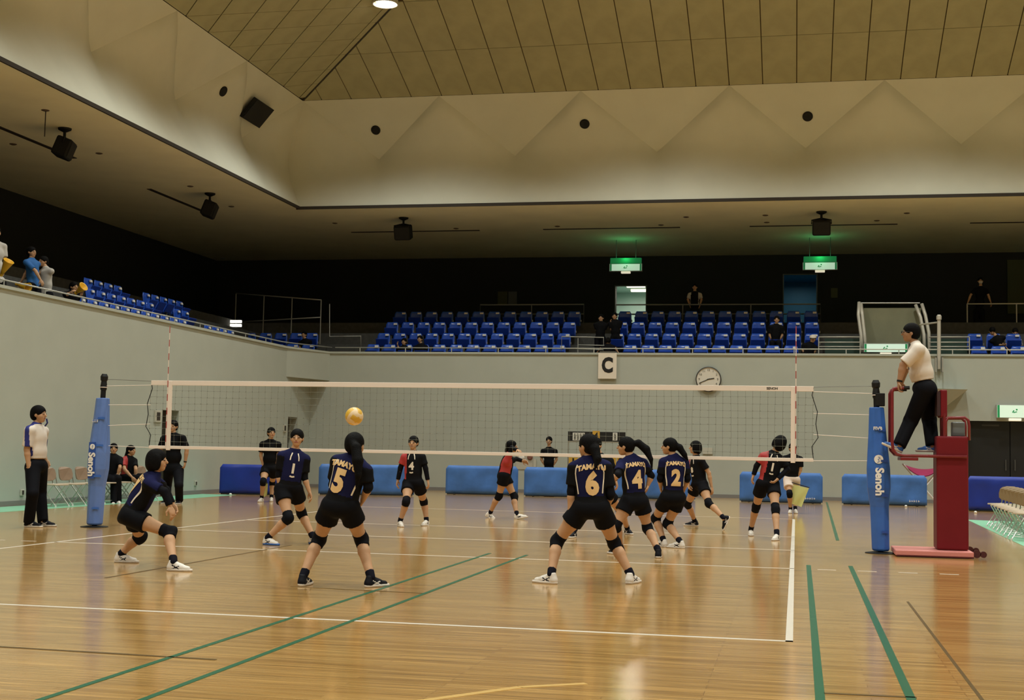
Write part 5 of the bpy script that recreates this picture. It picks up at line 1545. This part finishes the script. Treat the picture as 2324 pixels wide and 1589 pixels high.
def col_navy(x, y, z):
    m = np.zeros(len(x), int)
    m[(z < .10) ] = 1                                            # black lower part
    m[(np.abs(x) > .125) & (z < .40)] = 1                         # black sides and sleeves
    return m
def col_red(x, y, z):
    m = np.zeros(len(x), int)
    m[(x > .085) & (z > .16)] = 1
    m[(x > .10) & (z > .02) & (z <= .16)] = 1
    return m
def col_polo(x, y, z):
    m = np.zeros(len(x), int)
    m[(np.abs(x) > .15) & (np.abs(y) < .03)] = 1
    m[(z > .44) & (np.abs(y) < .03) & (np.abs(x) > .05)] = 1
    m[z > .565] = 1
    return m
def col_ref(x, y, z):
    m = np.zeros(len(x), int)
    m[(y > .06) & (z > .26) & (np.abs(x) < .05)] = 1
    return m
M_NAVB = mat('jersey_navy_bright', (0.008, 0.010, 0.10), 0.8, spec=.08)
OUTFITS = {
    'navy': dict(top_name='jersey', top=[M_NAVY, M_JBLK, M_NAVB], color=col_navy, arm_sleeve=.35, hem=-.035, sleeve=.72),
    'red': dict(top_name='jersey', top=[M_JBLK, M_JRED], color=col_red, arm_sleeve=.95, hem=-.05, sleeve=.66),
    'redseat': dict(top_name='jersey', top=[M_JBLK, M_JRED], color=col_red, hem=-.05, sleeve=.66, trousers=M_TROU, shoe=(M_SHWH, M_SOLE)),
    'black': dict(top_name='shirt', top=[M_TEE], hem=-.05, sleeve=.7, shoe=(M_SHWH, M_SOLE)),
    'track': dict(top_name='shirt', top=[M_TEE], hem=-.05, sleeve=.75, trousers=M_TROU, shoe=(M_SHBK, M_SOLE)),
    'flag': dict(top_name='shirt', top=[M_TEE], hem=-.03, sleeve=.75, shorts=M_WSH, short_len=.55, shoe=(M_SHWH, M_SOLE)),
    'polo': dict(top_name='polo_shirt', top=[M_POLO, mat('polo_navy', (.010, .016, .16), .7)], color=col_polo, hem=.10, sleeve=.85, trousers=M_TROU, shoe=(M_SHBK, M_SOLE), loose=.022),
    'ref': dict(top_name='polo_shirt', top=[M_POLO, mat('polo_placket', (.02, .035, .05), .7)], color=col_ref, hem=.10, sleeve=.9, trousers=M_TROU, shoe=(M_SHBL, M_SOLE), loose=.026),
    'sp_black': dict(top_name='shirt', top=[M_TEE], hem=-.05, sleeve=.75, trousers=M_TROU, shoe=(M_SHBK, M_SOLE)),
    'sp_white': dict(top_name='shirt', top=[mat('tee_grey', (.45, .42, .38), .8)], hem=-.05, sleeve=.75, trousers=M_TROU, shoe=(M_SHBK, M_SOLE)),
    'sp_vest': dict(top_name='shirt', top=[M_TEE, mat('tee_grey', (.45, .42, .38), .8)], color=lambda x, y, z: ((np.abs(x) > .125) & (z > .2)).astype(int), hem=-.05, sleeve=.75, trousers=M_TROU, shoe=(M_SHBK, M_SOLE)),
    'sp_blue': dict(top_name='shirt', top=[mat('tee_blue', (.01, .10, .32), .8)], hem=-.05, sleeve=.8, trousers=M_TROU, shoe=(M_SHBK, M_SOLE)),
}

# ------------------------------------------------------------------ the cast on the floor
def back_number(q, num, name=None, zn=.47, zt=.85, size=.28, xo=0.0, piping=True):
    L = np.linalg.norm(q['N']-q['P']); ex, ey = q['rs'], q['sp']
    text_decal('jersey_number', num, size, q['top'], q['P']+ey*L*zn+ex*xo, ex, ey, M_NUM, q['top'], q['base'], bold=.016, sx=.85)
    if name: text_decal('jersey_name', name, .066, q['top'], q['P']+ey*L*zt+ex*xo, ex, ey, M_NUM, q['top'], q['base'], bold=.004, sx=1.0, arch=1.2)
    if piping:
        for sx in (-1, 1):
            V2, F2 = strip2d([(sx*.112, L*.90), (sx*.128, L*.82), (sx*.134, L*.72), (sx*.130, L*.60), (sx*.120, L*.45), (sx*.112, L*.28)], .011)
            project_decal('piping', q['top'], V2, F2, q['P'], ex, ey, M_NUMW, q['top'], q['base'])
def front_number(q, num, size=.17, zn=.55, m=None):
    L = np.linalg.norm(q['N']-q['P']); ex, ey = -q['rs'], q['sp']
    text_decal('jersey_number', num, size, q['top'], q['P']+ey*L*zn, ex, ey, m or M_NUMW, q['top'], q['base'], bold=.006)
    for sx in (-1, 1):
        V2, F2 = strip2d([(sx*.035, L*.98), (sx*.05, L*.88), (sx*.055, L*.78)], .014)
        project_decal('collar_stripe', q['top'], V2, F2, q['P'], ex, ey, M_NUMW, q['top'], q['base'])
    V2, F2 = strip2d([(-.03, L*(zn-.2)), (0, L*(zn-.215)), (.03, L*(zn-.2))], .02)
    project_decal('chest_mark', q['top'], V2, F2, q['P'], ex, ey, M_NUMW, q['top'], q['base'])
def shoe_marks(q, m=None):
    for a, f_ in ((q['aL'], 1), (q['aR'], 1)): pass
def wristband(q, w_, e, name, m, r_=.031):
    d = nrmz(w_-e); mb = MB().tube([w_-d*.03, w_-d*.005], r_*q['s'], 12)
    o = mb.build(name, m, None); me = o.data
    for v in me.vertices: v.co -= Vector(q['base'])
    o.parent = q['body']
    return o

lj = person('standing line judge in white polo with navy shoulder stripe by the left wall', 1.78, 88, (83, 966), (83, 1058), (89, 941), (92, 1118), (74, 1120), (97, 1180), (66, 1182), (94, 1020, 1), (104, 1044), (61, 1020, 0), (65, 1058, 0),
            outfit='polo', hair='short', female=False, footL=85, footR=88, build=1.08)
# whistle on a cord
mb = MB().tube([lj['HD']+lj['RH']@V3(0, .12, -.06), lj['HD']+lj['RH']@V3(0, .135, -.12), lj['HD']+lj['RH']@V3(0, .10, -.17)], .012, 8)
o = mb.build('whistle', mat('whistle_navy', (.01, .015, .10), .4), None)
for v in o.data.vertices: v.co -= Vector(lj['base'])
o.parent = lj['body']

p2 = person('crouching player in navy lunging to the right in white shoes', 1.62, 62, (350, 1078), (300, 1168), (358, 1046), (317, 1219), (384, 1208), (274, 1258), (394, 1276), (376, 1112, 1), (392, 1145), (373, 1116, 0), (386, 1150, 0),
            head_deg=80, outfit='navy', hair='bob', footL=82, footR=88, hip_deg=75, h=.0125, arm=.92)
back_number(p2, '7', 'TAMAYU', zn=.52)
coach = person('coach in black standing behind the left side tape of the net', 1.76, 178, (393, 987), (394, 1066), (393, 968), (406, 1102), (380, 1101), (407, 1134), (379, 1133), (424, 1021), (420, 1050), (364, 1020), (366, 1048),
               outfit='track', hair='short', female=False, build=1.12)
wristband(coach, coach['wL'], coach['eL'], 'wristwatch', M_BLACK)
g4 = person('seated girl in red and black jersey on a folding chair, hands clasped', 1.6, 118, (293, 1038), (288, 1082), (298, 1023), (325, 1082), (316, 1086), (326, 1130, 0), (318, 1133, -.2), (308, 1066, -1), (308, 1084), (283, 1066, -1), (303, 1087),
            head_deg=95, outfit='redseat', hair='tied', tail=[(288, 1035, 0), (284, 1052, .0)], Y=8.3, seat=True, h=.016)
g5 = person('seated person in black tracksuit half hidden by the pale blue post', 1.6, 150, (257, 1034), (252, 1082), (258, 1019), (268, 1086), (258, 1090), (269, 1136, -.2), (258, 1139, -.35), (272, 1062, -1), (266, 1082), (244, 1062), (252, 1084),
            outfit='track', hair='short', Y=7.6, seat=True, h=.016, shoes=(M_SHWH, M_SOLE))
lf = person('line judge in black shorts with lowered yellow flag by the dark blue barrier', 1.70, 168, (614, 1001), (612, 1064), (616, 983), (618, 1096), (597, 1094), (616, 1129), (594, 1130), (632, 1034), (622, 1060, 1), (592, 1034), (599, 1062, -1),
            head_deg=140, outfit='black', hair='short', female=False)
rn = person('player in navy running toward the camera behind the ponytailed teammate', 1.64, 152, (669, 1026), (655, 1108), (674, 995), (684, 1164), (655, 1176), (710, 1219), (607, 1221), (691, 1084), (702, 1116), (633, 1078), (636, 1108),
            outfit='navy', hair='tied', footL=120, footR=110, head_deg=165, h=.0125, shoes=(M_SHWH, M_SHBL))
front_number(rn, '1')
p5 = person('player numbered five in navy, back to camera, long black ponytail', 1.62, 6, (803, 1041), (772, 1146), (806, 1012), (724, 1224), (820, 1224), (688, 1308), (842, 1311), (756, 1100, 1), (770, 1128, 1), (836, 1106), (823, 1136, 1),
            outfit='navy', hair='tied', tail=[(808, 1016, -.13), (812, 1046, -.17), (813, 1078, -.19), (808, 1110, -.17)], footL=0, footR=35, h=.012, shoes=(M_SHBK, M_SOLE))
back_number(p5, '5', 'TAMAYU', xo=-.03)
r4 = person('player numbered four in red and black facing the camera beyond the net', 1.60, 180, (938, 1028), (938, 1096), (938, 1006), (962, 1139), (922, 1139), (968, 1181), (908, 1183), (966, 1064), (971, 1091), (909, 1062), (903, 1090),
            outfit='red', hair='tied', footL=185, footR=150)
front_number(r4, '4')
r10 = person('player in red and black walking right beyond the net, arm raised to head', 1.60, 80, (1153, 1040), (1145, 1078), (1162, 1014), (1167, 1128), (1132, 1126), (1173, 1168), (1112, 1165), (1172, 1042, 1), (1186, 1046), (1164, 1008, -1), (1175, 1022, -1),
             outfit='red', hair='tied', tail=[(1152, 1022, 0), (1146, 1036, 0)], footL=88, footR=95, pitchR=.45, pitchL=-.2)
m12 = person('man in black standing behind the barrier left of the scoreboard', 1.70, 180, (1246, 1018), (1246, 1068), (1246, 1001), (1251, 1093), (1241, 1093), (1252, 1119), (1240, 1119), (1263, 1043), (1253, 1060, 1), (1229, 1043), (1239, 1060, 1),
             outfit='track', hair='short', female=False, Y=19.4)
hid = person('opponent in red and black half hidden behind the player numbered six', 1.60, 178, (1361, 1036), (1362, 1112), (1353, 1011), (1411, 1164), (1324, 1164), (1424, 1200), (1302, 1207), (1392, 1070), (1398, 1092), (1335, 1070), (1340, 1095),
             outfit='red', hair='tied', footL=150, footR=190, shoes=(M_SHBK, M_SOLE))
p6 = person('player numbered six in navy, back to camera, legs wide apart', 1.64, -6, (1338, 1044), (1342, 1150), (1334, 1014), (1264, 1229), (1394, 1233), (1251, 1304), (1431, 1304), (1297, 1116), (1294, 1158), (1386, 1122), (1378, 1152, 1),
            head_deg=-55, outfit='navy', hair='tied', tail=[(1350, 1020, -.08), (1356, 1042, -.12), (1350, 1066, -.16)], footL=-72, footR=18, h=.012)
back_number(p6, '6', 'TAMAYU', xo=.02)
p4 = person('player numbered four in navy with ponytail flying, looking left', 1.62, -34, (1434, 1040), (1440, 1136), (1419, 1014), (1398, 1193), (1470, 1199), (1408, 1243), (1494, 1250), (1402, 1078, -1), (1390, 1090), (1478, 1080), (1470, 1102),
            head_deg=-80, outfit='navy', hair='tied', tail=[(1449, 1006, .02), (1466, 1020, .02), (1477, 1042, .0), (1480, 1064, 0)], footL=-60, footR=-5, h=.0125, shoes=(M_SHBK, M_SOLE))
back_number(p4, '4', 'TAMAYU')
p2b = person('player numbered two in navy, white shoes, ponytail to the right', 1.60, -24, (1530, 1038), (1527, 1128), (1518, 1014), (1488, 1177), (1515, 1189), (1506, 1227), (1544, 1230), (1498, 1086), (1500, 1108, 1), (1561, 1086), (1553, 1110, 1),
             head_deg=-82, outfit='navy', hair='tied', tail=[(1542, 1016, 0), (1553, 1032, 0), (1562, 1046, 0)], footL=-50, footR=-70, h=.0125)
back_number(p2b, '2', 'TAMAYU')
bk = person('opponent in black running left with one foot lifted behind', 1.58, -128, (1580, 1039), (1588, 1099), (1577, 1016), (1609, 1143), (1560, 1144), (1643, 1176, .20), (1577, 1183), (1609, 1074), (1615, 1106), (1560, 1074), (1563, 1100, -1),
            head_deg=-105, outfit='red', hair='bob', footL=-110, footR=-105, pitchL=1.15, shoes=(M_SHBK, M_SOLE), sleeve=False)
front_number(bk, '8', size=.12)
r7 = person('player numbered one in red and black by the right side tape, body arched', 1.62, 168, (1756, 1030), (1742, 1098), (1768, 1005), (1760, 1156), (1716, 1150), (1763, 1213), (1704, 1203), (1787, 1066), (1764, 1088, -1), (1717, 1058), (1710, 1079),
            head_deg=-40, head_pitch=.25, head_roll=.35, outfit='red', hair='bob', footL=195, footR=175)
front_number(r7, '1')
fj = person('line judge in black shirt and white shorts behind the right side tape', 1.62, 178, (1799, 1034), (1797, 1088), (1799, 1018), (1803, 1121), (1792, 1121), (1805, 1156), (1794, 1156), (1817, 1066), (1807, 1089, -1), (1782, 1064), (1790, 1089, -1),
            outfit='flag', hair='short', female=False, curl=.9)
YR = -.1
ref = person('referee in white polo and glasses standing on the red stand, leaning on rail', 1.72, -90, (2078, 784), (2098, 882), (2066, 756), (2067, 955, 0), (2109, 952, 0), (2042, 1009, -.1), (2116, 1010, .1), (2050, 828, 0), (2041, 868, 0), (2057, 830, 1), (2046, 868, 1),
             outfit='ref', hair='short', female=False, Y=YR, footL=-92, footR=-88, pitchL=-.42, build=1.24, palm=[(0, 0, -1), (0, 0, -1)], curl=.75, skin=M_SKIN2)
wristband(ref, ref['wL'], ref['eL'], 'wristwatch', M_BLACK, .034)
def glasses(q):
    c, R, s = q['HD'], q['RH'], q['hs']
    mb = MB()
    for sx in (-1, 1):
        mb.tube([c+R@(V3(sx*.032+.024*math.cos(t), .103, .008+.018*math.sin(t))*s) for t in np.linspace(0, 6.28, 15)[:-1]], .003*s, 6, closed=True)
        mb.tube([c+R@(V3(sx*.056, .100, .012)*s), c+R@(V3(sx*.082, .03, .012)*s), c+R@(V3(sx*.084, -.01, .006)*s)], .003*s, 6)
    mb.tube([c+R@(V3(-.008, .107, .012)*s), c+R@(V3(.008, .107, .012)*s)], .003*s, 6)
    o = mb.build('glasses', M_BLACK, None)
    for v in o.data.vertices: v.co -= Vector(q['base'])
    o.parent = q['body']
glasses(ref)

# ---- signal flags
M_FLAG = mat('flag_yellow_green', (.60, .62, .24), .7)
def flag(lb, grip, pole, cloth, Y0, Y1):
    r = thing('signal_flag', lb, 'flag', tuple(atY(*grip, Y0)), 'line judge flags')
    a = atY(*pole[0], Y0); b = atY(*pole[1], Y1)
    MB().tube([a, b], .010, 8).build('pole', M_FLAG if False else M_BLACK, r)
    q = [atY(x, y, Y0+(Y1-Y0)*t) for (x, y, t) in cloth]
    n = 10; mb = MB(); vs_ = []
    for t in (0, .006):
        for j in range(n+1):
            for i in range(n+1):
                u, v = i/n, j/n
                p = (q[0]*(1-u)+q[1]*u)*(1-v)+(q[3]*(1-u)+q[2]*u)*v
                vs_.append(p+np.array([0, .02*math.sin(u*7+v*3)*v-t, 0]))
    m_ = n+1; off = m_*m_
    for j in range(n):
        for i in range(n):
            k = (j*m_+i, j*m_+i+1, (j+1)*m_+i+1, (j+1)*m_+i); mb.f.append(k); mb.f.append(tuple(off+z for z in k[::-1]))
    mb.v = vs_; mb.m = [0]*len(mb.f); mb.build('cloth', M_FLAG, r, smooth=True)
flag('pale yellow flag held low by the judge in white shorts', (1806, 1096), ((1786, 1092), (1837, 1107)), ((1795, 1099, .2), (1836, 1108, 1), (1819, 1151, .7), (1793, 1142, .1)), fj['wL'][1]-.12, fj['wL'][1]-.2)
flag('pale yellow flag hanging before the leg of the judge in black shorts', (600, 1064), ((600, 1062), (606, 1098)), ((600, 1089, 0), (608, 1098, 1), (606, 1124, 1), (592, 1132, 0)), lf['wR'][1]-.14, lf['wR'][1]-.18)

# ------------------------------------------------------------------ spectators on the balcony
def spec_(label, head, neck, pelvis, eL, wL, eR, wR, outfit, Y, deg=180, hair='short', H=1.62, sit=True, fold=.42, **kw):
    px = pelvis[0]; py = pelvis[1]; m = F_PX/((Y-CAM[1])*1.0)
    if sit:
        kL_, kR_, aL_, aR_ = (px+.1*m, py+.02*m), (px-.1*m, py+.02*m), (px+.1*m, py+.42*m, -fold), (px-.1*m, py+.42*m, -fold)
    else:
        kL_, kR_, aL_, aR_ = (px+.1*m, py+.40*m), (px-.1*m, py+.40*m), (px+.1*m, py+.78*m, 0), (px-.1*m, py+.78*m, 0)
    return person(label, H, deg, neck, pelvis, head, kL_, kR_, aL_, aR_, eL, wL, eR, wR, outfit=outfit, hair=hair, Y=Y, seat=sit, h=.021, female=False, group='spectators on the balcony', **kw)
yl = lambda x, y: atX(x, y, -10.95)[1]
y1 = yl(0, 600); s1 = spec_('spectator in pale shirt cut by the left edge, holding yellow megaphone', (-8, 528), (-10, 550), (-6, 640), (12, 600), (8, 616), (-30, 600), (-34, 640), 'sp_white', y1, 120, sit=False)
y2 = yl(72, 620); s2 = spec_('spectator in blue shirt at the left balcony rail', (72, 573), (72, 590), (76, 648), (58, 618), (48, 640), (86, 620), (92, 636), 'sp_blue', y2, 100, sit=False)
y3 = yl(104, 630); s3 = spec_('spectator in grey shirt beside the blue-shirted one, arm reaching left', (98, 594), (104, 610), (104, 668), (84, 622), (60, 622), (118, 640), (112, 660), 'sp_white', y3, 200, sit=False)
y4 = yl(168, 665); s4 = spec_('spectator bending at the left rail behind a yellow megaphone', (168, 652), (164, 664), (158, 706), (175, 684), (182, 672), (150, 670), (160, 664), 'sp_black', y4, 110, fold=.05)
M_MEG = mat('megaphone_yellow', (.75, .42, .02), .45)
def mega(lb, a, b, Y):
    p = atY(*a, Y); q = atY(*b, Y-.05); d = nrmz(q-p)
    r = thing('megaphone', lb, 'megaphone', tuple(p), 'yellow cheering megaphones')
    L = np.linalg.norm(q-p)
    MB().lathe(p, d, [(.03, 0), (.05, L*.3), (.10, L*.95), (.11, L), (.095, L*.97), (.02, L*.2)], 16).build('cone', M_MEG, r, smooth=True)
    MB().lathe(p, d, [(.02, -.05), (.035, -.04), (.03, .01)], 12).build('mouthpiece', M_MEG, r)
mega('yellow megaphone held up at the left edge', (4, 622), (20, 592), y1-.25)
mega('yellow megaphone resting on the left rail below the blue shirt', (40, 646), (64, 654), y2-.3)
mega('yellow megaphone in front of the bending spectator', (174, 664), (190, 650), y4-.2)
spec_('dark-clothed spectator seated in the front row, left of a pair', (917, 776), (917, 788), (916, 812), (926, 800), (922, 808), (906, 798), (903, 785), 'sp_black', 22.0)
spec_('dark-clothed spectator seated in the front row, right of a pair', (953, 770), (955, 783), (956, 810), (966, 798), (962, 806), (946, 798), (950, 806), 'sp_black', 22.0)
spec_('dark-clothed spectator seated in the balcony corner block', (690, 760), (692, 772), (694, 800), (704, 786), (700, 796), (680, 786), (686, 796), 'sp_black', 22.3)
spec_('spectator leaning on the rail above the letter C sign, head bowed', (1380, 776), (1380, 783), (1380, 812), (1396, 790), (1401, 797), (1364, 790), (1358, 797), 'sp_black', 21.95, head_pitch=-.9, fold=.1)
spec_('spectator with pale sleeves standing behind the top guard rail', (1577, 652), (1577, 664), (1576, 706), (1592, 680), (1588, 694), (1561, 680), (1566, 694), 'sp_vest', 25.9, sit=False)
spec_('dark figure standing left in the pale doorway', (1364, 722), (1364, 732), (1362, 768), (1370, 750), (1371, 766), (1355, 750), (1355, 766), 'sp_black', 22.9, sit=False)
spec_('dark figure standing right in the pale doorway', (1395, 718), (1396, 728), (1398, 766), (1405, 748), (1403, 762), (1388, 748), (1386, 735), 'sp_black', 22.9, sit=False)
spec_('dark-clothed spectator seated with joined hands in the second row', (1763, 726), (1762, 738), (1760, 776), (1775, 762), (1764, 779, -1), (1747, 762), (1757, 779, -1), 'sp_black', 22.75)
cp = spec_('spectator in white cap bending in the front row', (1845, 770), (1840, 781), (1834, 806), (1850, 796), (1846, 804), (1822, 795), (1828, 804), 'sp_black', 22.0)
o = MB().lathe(cp['HD']+V3(0, 0, .03), (0, -.1, 1), [(.10, 0), (.105, .03), (.085, .08), (.03, .105)], 16).add([cp['HD']+V3(-.07, -.08, .035), cp['HD']+V3(.07, -.08, .035), cp['HD']+V3(.05, -.19, .02), cp['HD']+V3(-.05, -.19, .02), cp['HD']+V3(-.07, -.08, .045), cp['HD']+V3(.07, -.08, .045), cp['HD']+V3(.05, -.19, .03), cp['HD']+V3(-.05, -.19, .03)], [(0, 1, 2, 3), (4, 7, 6, 5), (3, 2, 6, 7), (0, 3, 7, 4), (1, 5, 6, 2)]).build('cap', M_POLO, None)
for v in o.data.vertices: v.co -= Vector(cp['base'])
o.parent = cp['body']
mk = spec_('spectator in black with white face mask leaning on the upper right rail', (2225, 638), (2226, 653), (2222, 706), (2243, 670), (2249, 688), (2203, 670), (2196, 688), 'sp_black', 25.7, sit=False)
f = Field(mk['HD']-.16, mk['HD']+.16, .012); f.ell(mk['HD']+mk['RH']@V3(0, .052, -.042), mk['RH'], (.062, .062, .052), 0); f.cut(mk['HD']+mk['RH']@V3(0, 0, -.004), mk['RH'][:, 2]); f.cut(mk['HD']+mk['RH']@V3(0, .03, 0), -mk['RH'][:, 1])
V, F = f.mesh(); mesh_from('face_mask', [(V, F, 0)], [M_POLO], mk['body'], mk['base'])
spec_('dark-haired spectator in black bent forward at the right edge', (2252, 752), (2262, 765), (2272, 795), (2255, 790, -1), (2275, 783, -1), (2285, 785), (2290, 795), 'sp_black', 22.5, head_pitch=-.7, fold=.1)
spec_('spectator in pale shirt bent forward at the far right edge', (2304, 754), (2300, 768), (2300, 798), (2316, 785), (2318, 798), (2286, 782), (2290, 798), 'sp_white', 23.0, head_pitch=-.5, fold=.2)
a = atY(2195, 690, 25.35); b = atY(2420, 689, 25.35); c = atY(2195, 746, 25.35)
railing('guard_rail', 'bright guard rail at the upper right under the masked spectator', [[a, b], [(a[0], 25.35, c[2]), (b[0], 25.35, c[2])]], [((a[0]+k*1.45, 25.35, CZ), (a[0]+k*1.45, 25.35, a[2])) for k in range(2)], .022, M_PALE)
